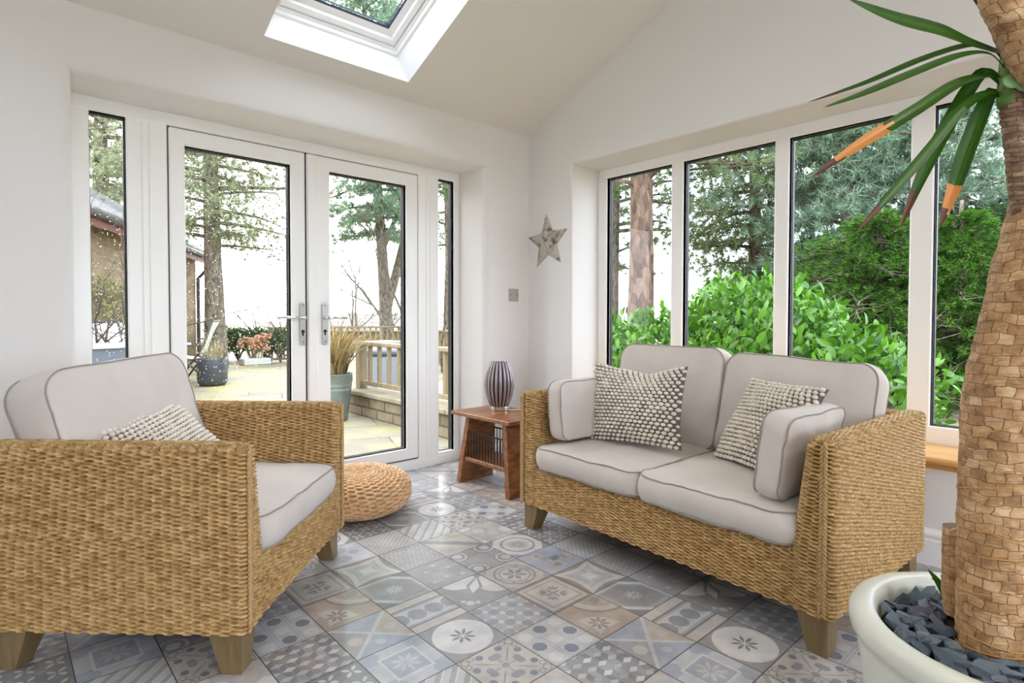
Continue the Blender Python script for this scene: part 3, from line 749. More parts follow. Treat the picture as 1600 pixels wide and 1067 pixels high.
def woven_seat(name, label, cat, W, D, loc, rz):
    root = thing(name, label, cat, loc, rz)
    h2, d2 = W/2, D/2; ZT, ZB = .66, .125
    thick = lambda z: .118-.042*min(1, max(0, (z-.33)/.33))
    woven_loop('arm', root, lambda z: -h2, lambda z: -h2+thick(z), -d2, d2, ZB, ZT)
    woven_loop('arm', root, lambda z: h2-thick(z), lambda z: h2, -d2, d2, ZB, ZT)
    woven_loop('front_rail', root, lambda z: -h2+.09, lambda z: h2-.09, -d2+.004, -d2+.07, ZB, .315)
    woven_loop('backrest', root, lambda z: -h2+.05, lambda z: h2-.05, d2-.088, d2-.003, ZB, ZT-.006)
    mb = MB(); mb.box((-h2+.06, -d2+.05, ZB+.012), (h2-.06, d2-.05, .296)); mb.build('seat_deck', M_soil, root)
    for sx in (-1, 1):
        mb = MB(); x = sx*(h2-.026)
        plait(mb, (x, -d2-.006, ZB+.004), (x, -d2-.006, ZT-.012), (0, -1, 0), (1, 0, 0)); mb.build('braid', M_braid, root, smooth=True)
        for sy in (-1, 1):
            xo, yo = sx*(h2-.018), sy*(d2-.018); a, b = .105, .058; mb = MB(); V = []
            for z, w in ((0, b), (.15, a)):
                for (p, q) in ((0, 0), (1, 0), (1, 1), (0, 1)): V.append((xo-sx*w*p, yo-sy*w*q, z))
            mb.hexa(V); mb.build('leg', M_leg, root)
    return root
def box_cushion(parent, name, w, d, h, loc, rot, crown=.02, puff=.012, cr=.05, seed=0, mats=None, label=None, wr=.004, pipe=True, sag=0.0):
    """w x d outline, h thick; two piped edges"""
    N_ = 30
    Pp, Nn, S, per = rr_outline(-w/2, w/2, -d/2, d/2, cr, N_, N_, 8); n = len(Pp)
    if True:
        # edges pull in a little between the corners
        fx = 1-(2*np.abs(Pp[:, 0])/w)**4; fy = 1-(2*np.abs(Pp[:, 1])/d)**4
    rings = []; off = Vector((seed*3.1, seed*1.7, 0))
    def nz(p, s, k): return mnoise.noise(Vector((p[0]*s, p[1]*s, p[2]*s))+off)*k
    def ring(scale, z, out, side):
        q = Pp*scale + Nn*out; R = []
        for i, (x, y) in enumerate(q):
            e = 1-max(abs(2*x/w), abs(2*y/d)); e = max(0, e)
            zz = z
            dz = nz((x, y, side), 9, wr*1.6) + nz((x, y, side), 28, wr*.7*(1-.6*min(1, e*3)))
            R.append((x+nz((x, z, y), 8, wr), y+nz((y, z, x), 8, wr), zz+dz))
        rings.append(R)
    T_ = [.0, .18, .36, .54, .7, .83, .92, .97, 1.0]
    for s in T_: ring(s, -h/2-crown*(1-s**3), 0, -1)
    for k in range(1, 8):
        f = k/8; ring(1.0, -h/2+h*f, puff*math.sin(PI*f)**.8, 0)
    for s in T_[::-1]: ring(s, h/2+crown*(1-s**3), 0, 1)
    G = np.array(rings).transpose(1, 0, 2)
    mb = MB(); mb.grid(G, closed_u=True)
    o = mb.build(name, mats or M_linen, parent, smooth=True, loc=loc, rot=rot)
    if label: o['label'] = label
    if pipe:
        pb = MB()
        for idx in (len(T_)-1, len(T_)+7): pb.tube([tuple(p) for p in (G[:, idx]+np.c_[Nn*.0018, np.zeros(n)])], .0027, 6, closed=True)
        pb.build('piping', M_pipe, o, smooth=True)
    return o
def frame_mat(center, X, Y):
    X = Vector(X).normalized(); Y = Vector(Y); Y = (Y-X*Y.dot(X)).normalized(); Z = X.cross(Y)
    M = Matrix((X, Y, Z)).transposed().to_4x4(); M.translation = Vector(center); return M
def knit_pillow(label, w, h, t, M, seed, group=None, rows=21, cols=15, fold=0):
    n = 30; rng = random.Random(seed)
    us = np.linspace(-1, 1, n); Gf = np.zeros((n, n, 3)); Gb = np.zeros((n, n, 3))
    def pt(u, v, sgn):
        pin = .07
        x = u*w/2*(1-pin*(1-v*v)); y = v*h/2*(1-pin*(1-u*u))
        th = t/2*(max(0, 1-u*u)**.55)*(max(0, 1-v*v)**.55)
        z = sgn*th + .012*mnoise.noise(Vector((u*1.3+seed, v*1.3, sgn*.2)))
        if fold: y -= fold*.05*max(0, v)**2*(1-abs(u-.25))*.8; z -= fold*.03*max(0, v)**2*max(0, 1-abs(u-.3)*2)
        return np.array((x, y, z))
    for i, u in enumerate(us):
        for j, v in enumerate(us): Gf[i, j] = pt(u, v, 1); Gb[i, j] = pt(u, v, -1)
    mb = MB(); mb.grid(Gf); mb.grid(Gb[::-1])
    root = mb.build('knit_cushion', M_knit, None, smooth=True); tag(root, label, 'cushion', group)
    bb = MB()
    for r in range(rows):
        v = -1+2*(r+.5)/rows
        for c in range(cols):
            u = -1+2*(c+.5+(.25 if r % 2 else -.25))/cols
            if abs(u) > .985: continue
            p = pt(u, v, 1); e = 1e-2
            nx = np.cross(pt(u+e, v, 1)-pt(u-e, v, 1), pt(u, v+e, 1)-pt(u, v-e, 1)); nx /= np.linalg.norm(nx)+1e-9
            ax = pt(u+e, v, 1)-pt(u-e, v, 1); ax /= np.linalg.norm(ax); ay = np.cross(nx, ax)
            k = rng.uniform(.85, 1.15)
            bb.ell(p+nx*.003, (w/cols*.43*k, h/rows*.45*k, .0085*k), 8, 5, 0, np.stack([ax, ay, nx], 1))
    b = bb.build('bobbles', M_bob, root, smooth=True); b['label'] = 'cream wool bobbles in rows'
    root.matrix_world = M
    return root
def in_local(loc, rz, p): 
    c, s = math.cos(rz), math.sin(rz); return (loc[0]+p[0]*c-p[1]*s, loc[1]+p[0]*s+p[1]*c, p[2])

# two seat sofa under the picture window
SL_, SR_ = (-.864, -1.98, 0), math.radians(-93)
SW, SD = 1.435, .86
sofa = woven_seat('wicker_sofa', 'two seat woven seagrass sofa with grey cushions below the wide window', 'sofa', SW, SD, SL_, SR_)
R90 = PI/2
box_cushion(sofa, 'seat_cushion', .600, .64, .098, (-.300, -SD/2+.305, .372), (math.radians(1), 0, 0), .018, .016, .06, 1)
box_cushion(sofa, 'seat_cushion', .600, .64, .098, (.303, -SD/2+.300, .372), (math.radians(1), 0, 0), .022, .016, .06, 2)
box_cushion(sofa, 'back_cushion', .60, .48, .11, (-.30, .205, .635), (math.radians(77), 0, 0), .03, .012, .07, 3)
box_cushion(sofa, 'back_cushion', .615, .47, .11, (.315, .205, .615), (math.radians(76), math.radians(2), 0), .03, .012, .07, 4)
def arm_cushion(label, p, tilt, rz, seed):
    l = in_local(SL_, SR_, p)
    o = box_cushion(None, 'arm_cushion', .43, .27, .085, l, (math.radians(tilt), 0, SR_+rz), .016, .008, .045, seed, wr=.005)
    tag(o, label, 'cushion', 'grey cushions against the sofa arms'); return o
arm_cushion('plain grey piped cushion standing against the sofa arm beside the wooden table', (-.525, -.16, .585), 86, R90, 5)
arm_cushion('plain grey piped cushion standing against the sofa arm beside the yucca', (.520, -.20, .575), 82, -R90, 6)
knit_pillow('upright square taupe knit cushion with rows of cream bobbles, sofa half nearer the doors', .52, .375, .14, frame_mat((-.955, -1.70, .625), (0, -1, .06), (.24, 0, 1)), 3, 'bobbled knit cushions', 21, 19, 1)
knit_pillow('tilted taupe knit cushion with cream bobbles, wedged in the sofa half nearer the yucca', .43, .375, .13, frame_mat((-.935, -2.305, .606), (-.50, -.84, .02), (.2, -.55, .80)), 5, 'bobbled knit cushions', 21, 18)
# armchair
AL_, AR_ = (-2.617, -1.007, 0), math.radians(46)
chair = woven_seat('wicker_armchair', 'woven seagrass armchair with grey cushions in front of the french doors', 'armchair', .86, .76, AL_, AR_)
box_cushion(chair, 'seat_cushion', .625, .60, .105, (0, -.38+.285, .372), (math.radians(1), 0, 0), .025, .016, .07, 7)
box_cushion(chair, 'back_cushion', .68, .46, .13, (-.01, .262, .632), (math.radians(74), math.radians(-2), 0), .03, .012, .08, 8)
ck = Matrix.Translation(AL_) @ Matrix.Rotation(AR_, 4, 'Z') @ frame_mat((.02, .085, .525), (1, .10, .10), (0, .62, .72))
knit_pillow('taupe knit cushion with cream bobbles lying low in the armchair', .46, .40, .13, ck, 8, 'bobbled knit cushions', 22, 20)

# ------------------------------------------------------------------ pouf
mb = MB(); prof = []
Rp, Hp = .27, .215
def pouf_prof(a):
    return (math.copysign(abs(math.cos(a))**.62, math.cos(a)), math.copysign(abs(math.sin(a))**.75, math.sin(a)))
nv, nu = 190, 420; G = np.zeros((nu, nv, 3)); arc = 0; prev = None
A = np.linspace(-PI/2, PI/2, nv); th = np.linspace(0, 2*PI, nu, endpoint=False)
for j, a in enumerate(A):
    c, s = pouf_prof(a); r = Rp*max(c, .0); z = Hp/2+Hp/2*s
    if prev is not None: arc += math.hypot(r-prev[0], z-prev[1])
    prev = (r, z); n = 40
    cc = th/(2*PI)*n+arc*6; ci = np.floor(cc); ph = cc-ci; rr = arc/.022+.5*(ci % 2); f = rr-np.floor(rr)
    x_ = np.abs(2*f-1); hh = .008*(1-.5*x_*x_-2.4*np.clip((x_-.45)/.45, 0, 1)*np.clip(1.5*np.sin(PI*ph)-.15, 0, 1))*min(1, r/.05)
    nr, nz_ = math.cos(a), math.sin(a); dip = -.018*math.exp(-(r/.035)**2) if s > 0 else 0
    G[:, j] = np.c_[(r+hh*nr)*np.cos(th), (r+hh*nr)*np.sin(th), np.maximum(z+hh*nz_+dip, 0.0)]
mb.grid(G, closed_u=True)
M_pouf = weavemat('banana_leaf_weave', srgb(196,150,102), srgb(238,204,164))
tag(mb.build('woven_pouf', M_pouf, None, smooth=True, loc=(-1.735, -.504, .001)), 'low round woven banana leaf pouf on the tiles by the doors', 'pouf')

# ------------------------------------------------------------------ side table with magazine rack
tb = thing('side_table', 'small walnut side table with black wire magazine rack in the corner', 'table', (-.90, -.675, 0))
mb = MB(); mb.box((-.165, -.275, .425), (.20, .260, .447), 0, .003); mb.build('table_top', M_table, tb)
for s in (-1, 1):
    mb = MB(); V = []
    for z, yo, xa, xb in ((0, .247, -.135, .135), (.426, .185, -.105, .105)):
        w = .034
        ys = [s*yo, s*(yo-w)]
        V += [(xa, ys[0], z), (xb, ys[0], z), (xb, ys[1], z), (xa, ys[1], z)]
    mb.hexa(V); mb.build('side_panel', M_table, tb)
mb = MB(); mb.box((-.115, -.20, .142), (.115, .20, .165), 0, .002); mb.build('shelf', M_table, tb)
for x in (-.105, .105):
    mb = MB(); mb.tube([(x, -.185, .322), (x, .185, .322)], .005, 8)
    for k in range(13):
        y = -.165+.33*k/12; mb.tube([(x, y, .16), (x, y, .322)], .0028, 6)
    mb.build('wire_rack', M_wire, tb)
lp = thing('table_lamp', 'egg shaped lamp of curved silvery mauve slats on the wooden table', 'lamp', (-.83, -.60, .447)); lp.scale = (1.14,)*3
mb = MB(); mb.lathe([(0, 0), (.050, 0), (.053, .003), (.053, .020), (.049, .024), (.02, .024), (0, .024)], 36); mb.build('lamp_base', M_chrome, lp, auto=40)
M_slat = mat('mauve_pearl_slat', srgb(168,158,164), .22, .35)
M_smoke = mat('smoked_liner', srgb(58,50,54), .4)
mb = MB(); ns = 20
def egg(z): 
    t = z/.24; return .041+.037*math.sin(PI*min(1, max(0, t*.94+.03)))**.85
for k in range(ns):
    a = 2*PI*k/ns; G = []
    for j in range(17):
        z = .24*j/16; r = egg(z); w = .0062*(r/.078)+.0012; row = []
        for q in (-1, -.6, 0, .6, 1):
            b = a+q*w/r; rr = r+.0045*(1-q*q); row.append((rr*math.cos(b), rr*math.sin(b), .022+z))
        for q in (1, 0, -1):
            b = a+q*w/r; row.append(((r-.002)*math.cos(b), (r-.002)*math.sin(b), .022+z))
        row.append(row[0]); G.append(row)
    mb.grid(np.array(G).transpose(1, 0, 2))
    mb.ell((egg(.24)*math.cos(a), egg(.24)*math.sin(a), .262), (.0035,)*3, 6, 4)
sh = mb.build('slat_shade', M_slat, lp, smooth=True)
mb = MB(); mb.lathe([(egg(.24*j/16)-.012, .024+.236*j/16) for j in range(17)], 32); mb.build('liner', M_smoke, sh, smooth=True)
mb = MB(); mb.tube([(.0, -.045, .008), (.03, -.065, .004), (.08, -.08, .003), (.15, -.10, .003), (.172, -.11, .003)], .0025, 6); mb.build('cord', M_gloss, lp, smooth=True)

# ------------------------------------------------------------------ star and blank plate
mb = MB(); R1, R2, V = .195, .088, [(.048, 0, 0)]
for k in range(10):
    a = PI/2+k*PI/5+.07; r = R1 if k % 2 == 0 else R2; V.append((.004, -r*math.cos(a), r*math.sin(a)))
for k in range(10):
    a = PI/2+k*PI/5+.07; r = R1 if k % 2 == 0 else R2; V.append((.0, -r*math.cos(a), r*math.sin(a)))
V = [(-x, y, z) for x, y, z in V]
mb.add(V, [(0, 1+k, 1+(k+1) % 10) for k in range(10)]+[(1+k, 11+k, 11+(k+1) % 10, 1+(k+1) % 10) for k in range(10)])
def rusty():
    m = mat('distressed_paint', srgb(186,180,166), .6, bump=(30,.25,.003)); nt = m.node_tree; N = nt.nodes; L = nt.links; p = N['Principled BSDF']
    tc = N.new('ShaderNodeTexCoord'); nz = N.new('ShaderNodeTexNoise'); nz.inputs['Scale'].default_value = 16; nz.inputs['Detail'].default_value = 9; nz.inputs['Roughness'].default_value = .7
    L.new(tc.outputs['Object'], nz.inputs['Vector']); cr = N.new('ShaderNodeValToRGB'); e = cr.color_ramp.elements
    e[0].position = .38; e[0].color = srgb(96,84,68); e[1].position = .5; e[1].color = srgb(190,184,170)
    L.new(nz.outputs['Fac'], cr.inputs[0]); L.new(cr.outputs[0], p.inputs['Base Color']); return m
tag(mb.build('wall_star', rusty(), None, loc=(XW-.001, -.482, 1.548)), 'distressed grey five pointed barn star hanging on the wall', 'wall decoration')
bp_ = thing('blank_plate', 'brushed metal blanking plate on the wall between doors and corner', 'switch plate', (-.43, YW, 1.18))
mb = MB(); mb.box((-.046, -.007, -.044), (.046, 0, .044), 0, .003); mb.build('plate', mat('plate_metal', srgb(176,170,160), .4, .5), bp_)
for s in (-1, 1):
    mb = MB(); mb.tube([(s*.031, -.0085, 0), (s*.031, -.006, 0)], .0035, 10); mb.build('screw', M_dark, bp_)

# ------------------------------------------------------------------ yucca in its pot
PC = (-1.655, -3.114); PR = .286
pot = thing('ceramic_pot', 'large round cream glazed pot filled with slate chips', 'plant pot', (*PC, 0))
mb = MB(); mb.lathe([(0, 0), (.195, 0), (.21, .02), (.235, .12), (.258, .24), (.270, .335), (.274, .352), (.283, .358), (PR, .372), (PR, .386), (.280, .397), (.268, .402), (.246, .400), (.236, .394), (.232, .38), (.228, .34), (.222, .28), (.2, .2)], 96); mb.build('bowl', M_pot, pot, smooth=True)
mb = MB(); mb.lathe([(.229, .345), (.15, .352), (.0, .356)], 40); mb.build('soil', M_soil, pot, smooth=True)
LEAVES = [([[-1.636, -3.079, 1.561], [-1.711, -3.037, 1.574], [-1.795, -3.002, 1.584], [-1.917, -2.958, 1.581], [-2.026, -2.912, 1.593]], 0.0284, 0), ([[-1.637, -3.079, 1.54], [-1.655, -3.062, 1.569], [-1.691, -3.029, 1.579], [-1.726, -2.957, 1.564], [-1.781, -2.867, 1.526], [-1.849, -2.78, 1.492]], 0.0168, -0.11), ([[-1.635, -3.081, 1.525], [-1.685, -3.062, 1.552], [-1.756, -3.025, 1.54], [-1.878, -2.97, 1.485], [-1.963, -2.921, 1.442], [-2.042, -2.877, 1.407]], 0.0194, 0.03), ([[-1.643, -3.075, 1.512], [-1.66, -3.059, 1.518], [-1.744, -3.024, 1.492], [-1.87, -2.979, 1.418], [-1.996, -2.921, 1.339], [-2.079, -2.874, 1.277]], 0.023288, 0.31), ([[-1.643, -3.075, 1.476], [-1.663, -3.057, 1.481], [-1.724, -3.03, 1.449], [-1.829, -2.992, 1.348], [-1.931, -2.956, 1.254], [-2.0, -2.923, 1.184]], 0.020825, -0.15), ([[-1.643, -3.075, 1.501], [-1.64, -3.05, 1.533], [-1.636, -3.027, 1.518], [-1.666, -2.988, 1.427], [-1.706, -2.956, 1.326], [-1.741, -2.927, 1.216]], 0.029449999999999997, -0.14), ([[-1.643, -3.075, 1.473], [-1.63, -3.059, 1.496], [-1.637, -3.042, 1.454], [-1.662, -3.021, 1.368], [-1.696, -3.007, 1.286], [-1.716, -2.99, 1.213]], 0.031, 0.24), ([[-1.635, -3.081, 1.54], [-1.647, -3.068, 1.605], [-1.701, -3.044, 1.658], [-1.757, -3.017, 1.734], [-1.767, -2.993, 1.816]], 0.0361, 0), ([[-1.629, -3.086, 1.54], [-1.565, -3.088, 1.638], [-1.508, -3.082, 1.755], [-1.46, -3.067, 1.893]], 0.0361, 0), ([[-1.624, -3.091, 1.527], [-1.586, -3.125, 1.579], [-1.552, -3.183, 1.582], [-1.507, -3.252, 1.523]], 0.031, 0.1), ([[-1.622, -3.094, 1.501], [-1.514, -3.125, 1.522], [-1.422, -3.169, 1.465], [-1.36, -3.202, 1.36]], 0.0284, 0.15), ([[-1.625, -3.092, 1.476], [-1.519, -3.108, 1.479], [-1.437, -3.131, 1.402], [-1.395, -3.145, 1.294]], 0.0284, 0.1)]
TRUNK = [([-1.677, -3.082, 0.301], 0.0594), ([-1.672, -3.082, 0.443], 0.0594), ([-1.669, -3.081, 0.572], 0.0607), ([-1.662, -3.083, 0.688], 0.0632), ([-1.655, -3.086, 0.792], 0.0671), ([-1.644, -3.093, 0.895], 0.0697), ([-1.63, -3.104, 0.985], 0.0671), ([-1.617, -3.113, 1.063], 0.0645), ([-1.603, -3.122, 1.14], 0.062), ([-1.59, -3.132, 1.218], 0.0581), ([-1.575, -3.143, 1.295], 0.0542), ([-1.559, -3.155, 1.385], 0.049), ([-1.546, -3.164, 1.489], 0.0465)]
SHOOT = [([-1.598, -3.126, 1.179], 0.0207), ([-1.613, -3.111, 1.231], 0.0187), ([-1.619, -3.103, 1.295], 0.0181), ([-1.624, -3.096, 1.372], 0.0181), ([-1.629, -3.09, 1.437], 0.0181), ([-1.631, -3.086, 1.489], 0.0194)]
CANE = [([-1.616, -3.169, 1.456], 0.037), ([-1.646, -3.141, 1.481], 0.037), ([-1.671, -3.116, 1.537], 0.0358), ([-1.694, -3.093, 1.598], 0.0333), ([-1.715, -3.072, 1.66], 0.0321), ([-1.733, -3.053, 1.728], 0.0321), ([-1.746, -3.039, 1.802], 0.0309)]
STUMP = [([-1.609, -3.019, 0.383], 0.0278), ([-1.613, -3.014, 0.439], 0.0278), ([-1.614, -3.012, 0.495], 0.0264), ([-1.61, -3.013, 0.573], 0.0278)]
BRACT = [-1.668, -3.093, 1.493]
SPROUT = [[[-1.582, -2.989, 0.398], [-1.595, -2.977, 0.437], [-1.611, -2.961, 0.464]], [[-1.582, -2.989, 0.398], [-1.588, -2.983, 0.427], [-1.606, -2.966, 0.444]], [[-1.582, -2.989, 0.398], [-1.582, -2.988, 0.441], [-1.59, -2.981, 0.451]]]

yu = thing('yucca_plant', 'tall yucca with thick papery trunk and strap leaves in the cream pot', 'plant', (-1.674, -3.082, .31))
YO = np.array([-1.674, -3.082, .31])
def spline(pts, n):
    P_ = np.array(pts, float); m = len(P_); out = []
    for k in range(n):
        t = k/(n-1)*(m-1); i = min(int(t), m-2); f = t-i
        p0, p1, p2, p3_ = P_[max(i-1, 0)], P_[i], P_[i+1], P_[min(i+2, m-1)]
        out.append(.5*((2*p1)+(-p0+p2)*f+(2*p0-5*p1+4*p2-p3_)*f*f+(-p0+3*p1-3*p2+p3_)*f**3))
    return np.array(out)
def bark_tube(name, data, m, amp, seed, seg=40, n=150, ringp=0, kx=9.0, kz=30.0):
    dat = spline([(*(np.array(p)-YO), r) for p, r in data], n); rng = random.Random(seed); V = []
    for i, (x, y, z, r) in enumerate(dat):
        for k in range(seg):
            a = 2*PI*k/seg
            q = mnoise.noise(Vector((math.cos(a)*2.4+seed, math.sin(a)*2.4, z*kz)))+.6*mnoise.noise(Vector((math.cos(a)*5+seed, math.sin(a)*5, z*kz*2.2)))
            q = round(q*3)/3*.7+q*.3
            d = amp*q + (ringp*abs(math.sin(z*190+2*mnoise.noise(Vector((math.cos(a), math.sin(a), z*9)))))if ringp else 0)
            V.append((x+(r+d)*math.cos(a), y+(r+d)*math.sin(a), z))
    mb = MB(); mb.grid(np.array(V).reshape(n, seg, 3).transpose(1, 0, 2), closed_u=True)
    mb.add(V[:seg], [tuple(range(seg))[::-1]]); mb.add(V[-seg:], [tuple(range(seg))])
    o = mb.build(name, m, yu, smooth=True); ul = o.data.uv_layers.new(name='UVMap'); per = 2*PI*float(np.mean(dat[:, 3])); U = []
    sl = np.concatenate([[0], np.cumsum(np.linalg.norm(np.diff(dat[:, :3], axis=0), axis=1))])
    for i in range(seg):
        for j in range(n-1): U += [i/seg*per, sl[j], (i+1)/seg*per, sl[j], (i+1)/seg*per, sl[j+1], i/seg*per, sl[j+1]]
    U += [0.0]*(2*len(o.data.loops)-len(U)); ul.data.foreach_set('uv', U)
    return o
tr_ = bark_tube('trunk', TRUNK, M_yucca, .0032, 1, 56, 240)
bark_tube('side_shoot', SHOOT, M_cane, .001, 2, 24, 120, .0028)
bark_tube('cane', CANE, M_yucca, .0022, 3, 32, 120, .002)
st_ = bark_tube('cut_stump', STUMP, M_yucca, .002, 4, 28, 60); st_['label'] = 'short sawn off stump behind the trunk'
# fibres wound round the trunk
M_fib = mat('straw_fibre', srgb(206,158,86), .6)
for z0, dz, ph, tw in ((.36, .03, 0, 1.0), (.40, -.02, 2, .55), (.47, .05, 1, .6), (.56, .02, 3.4, .55), (.68, .07, 2.6, .7), (.62, -.06, 2.9, .5), (.80, .09, 3, .5)):
    pts = []
    for k in range(22):
        f = k/21; z = z0+dz*f; dat = spline([(*p, r) for p, r in TRUNK], 60); i = int(np.argmin(abs(dat[:, 2]-z))); x, y, _, r = dat[i]
        a = PI*1.0+ph*.4+(f-.5)*2*PI*tw; pts.append((x-YO[0]+(r+.004)*math.cos(a), y-YO[1]+(r+.004)*math.sin(a), z-YO[2]))
    mb = MB(); mb.tube(pts, .0011, 5); mb.build('loose_fibre', M_fib, yu, smooth=True)

def leafcol():
    m = bpy.data.materials.new('yucca_leaf'); m.use_nodes = True; nt = m.node_tree; N = nt.nodes; L = nt.links; p = N['Principled BSDF']
    vc = N.new('ShaderNodeVertexColor'); vc.layer_name = 'Col'; L.new(vc.outputs['Color'], p.inputs['Base Color'])
    p.inputs['Roughness'].default_value = .38
    t = N.new('ShaderNodeBsdfTranslucent'); L.new(vc.outputs['Color'], t.inputs[0]); ms = N.new('ShaderNodeMixShader'); ms.inputs[0].default_value = .25
    L.new(p.outputs[0], ms.inputs[1]); L.new(t.outputs[0], ms.inputs[2]); L.new(ms.outputs[0], N['Material Output'].inputs['Surface']); return m
M_yl = leafcol(); HEAD = np.array([-1.636, -3.08, 1.5])
rng = random.Random(2)
def strap_leaf(pts, w, tip, seed):
    n = 34; S_ = spline([np.array(p)-YO for p in pts], n); rng = random.Random(seed)
    rows = []; cols = []
    for i in range(n):
        t = i/(n-1); tg = S_[min(i+1, n-1)]-S_[max(i-1, 0)]; tg /= np.linalg.norm(tg)
        sd = np.cross(tg, (-.55, -.62, .45+.25*math.sin(seed))); sd /= np.linalg.norm(sd)+1e-9
        # the blade turns its face partly to the room
        up = np.cross(sd, tg); tw = (.1 if seed in (1, 2) else .35)*math.sin(seed*1.7+2*t); sd2 = sd*math.cos(tw)+up*math.sin(tw); up2 = np.cross(sd2, tg)
        ww = w*.5*min(1, (.42+1.3*t))*(1-max(0, (t-.6)/.4)**2.0)+.0004
        rows.append([S_[i]-sd2*ww-up2*ww*.0, S_[i]-sd2*ww*.5-up2*ww*.22, S_[i]-up2*ww*.34, S_[i]+sd2*ww*.5-up2*ww*.22, S_[i]+sd2*ww])
    mb = MB()
    for i in range(n-1):
        t = (i+.5)/(n-1)
        for q in range(4):
            g = (44,84,14) if q in (0, 3) else (52,98,18); c = srgb(*[min(255, x+rng.randint(-5, 5)) for x in g])
            if tip and t > 1-abs(tip)*(1+.035*math.sin(q*2.3+seed)): c = srgb(214,142,72) if tip > 0 and t < 1-tip*(.45+.08*math.sin(q+seed)) else srgb(98,58,42)
            elif t > .965: c = srgb(100,66,44)
            mb.add([rows[i][q], rows[i][q+1], rows[i+1][q+1], rows[i+1][q]], [(0, 1, 2, 3)], 0, c)
    o = mb.build('leaf', M_yl, yu, smooth=False)
    return o
for i, (pts, w, tip) in enumerate(LEAVES):
    o = strap_leaf(pts, w, tip, i)
    if abs(tip) > .1: o['label'] = 'strap leaf with brown dried tip'
mb = MB()
for k, (rx, a) in enumerate(((.022, 0.3), (.017, 2.2))):
    B = np.array(BRACT)-YO+np.array([.012*k, -.01*k, -.006*k]); n = np.array([-.6, -.72, .25]); n /= np.linalg.norm(n)
    e1 = np.cross(n, (0, 0, 1.)); e1 /= np.linalg.norm(e1); e2 = np.cross(n, e1)
    mb.ell(B, (rx, rx*.72, .004), 16, 6, 0, np.stack([e1*math.cos(a)+e2*math.sin(a), -e1*math.sin(a)+e2*math.cos(a), n], 1))
mb.build('bract', mat('pale_green_bract', srgb(128,166,112), .5), yu, smooth=True)
mb = MB(); B = np.array(HEAD)-YO
B = B+np.array((.004, -.005, 0)); mb.tube([B+np.array((.0005, 0, -.045)), B+np.array((0, 0, -.03)), B+np.array((0, 0, .02)), B+np.array((0, 0, .06)), B+np.array((0, 0, .10))], [.0195, .0205, .0195, .016, .006], 18); mb.build('crown_base', mat('green_crown', srgb(88,128,50), .5), yu, smooth=True)
mb = MB()
for pl in SPROUT:
    S_ = spline([np.array(p)-YO for p in pl], 10)
    for i in range(9):
        w0, w1 = [.008*math.sin(PI*min(1, .12+.88*t))+.001 for t in (i/9, (i+1)/9)]
        a, b = S_[i], S_[i+1]; s_ = np.array([-.5, .86, .2])
        mb.add([a-s_*w0, a+s_*w0, b+s_*w1, b-s_*w1], [(0, 1, 2, 3)])
sp_ = mb.build('sprout', mat('young_leaf', srgb(60,120,36), .45), yu, smooth=True); sp_['label'] = 'small green shoot at the stump'
# slate chips: each one a stone of its own
import bmesh
def chip_mesh(seed):
    rng = random.Random(seed); bm = bmesh.new()
    for k in range(10):
        a = 2*PI*k/10+rng.uniform(-.5, .5); r = rng.uniform(.6, 1); z = (-1)**k*rng.uniform(.5, 1)
        bm.verts.new((.036*r*math.cos(a), .020*r*math.sin(a), .008*z))
    bmesh.ops.convex_hull(bm, input=bm.verts[:])
    bmesh.ops.delete(bm, geom=[v for v in bm.verts if not v.link_faces], context='VERTS')
    me = bpy.data.meshes.new('slate_chip'); bm.to_mesh(me); bm.free(); me.materials.append(M_slate[seed % 4]); return me
chips = [chip_mesh(s) for s in range(9)]; rng = random.Random(11); placed = []
k = 0
while len(placed) < 190 and k < 20000:
    k += 1; a = rng.uniform(0, 2*PI); r = .206*math.sqrt(rng.random()); x, y = PC[0]+r*math.cos(a), PC[1]+r*math.sin(a)
    if math.hypot(x+1.674, y+3.082) < .085 or math.hypot(x+1.611, y+3.016) < .045: continue
    lvl = sum(1 for p in placed if math.hypot(p[0]-x, p[1]-y) < .026)
    if lvl > 1: continue
    placed.append((x, y)); sc_ = rng.uniform(.6, 1.15)
    o = bpy.data.objects.new('slate_chip', chips[rng.randrange(9)]); COL.objects.link(o)
    o.location = (x, y, .360+.010*lvl+rng.uniform(0, .006)); o.rotation_euler = (rng.gauss(0, .42), rng.gauss(0, .42), rng.uniform(0, 2*PI)); o.scale = (sc_, sc_*rng.uniform(.75, 1.1), sc_*rng.uniform(.7, 1.3))
    tag(o, 'blue grey slate chip lying in the cream pot', 'stone', 'slate chips round the yucca trunk')

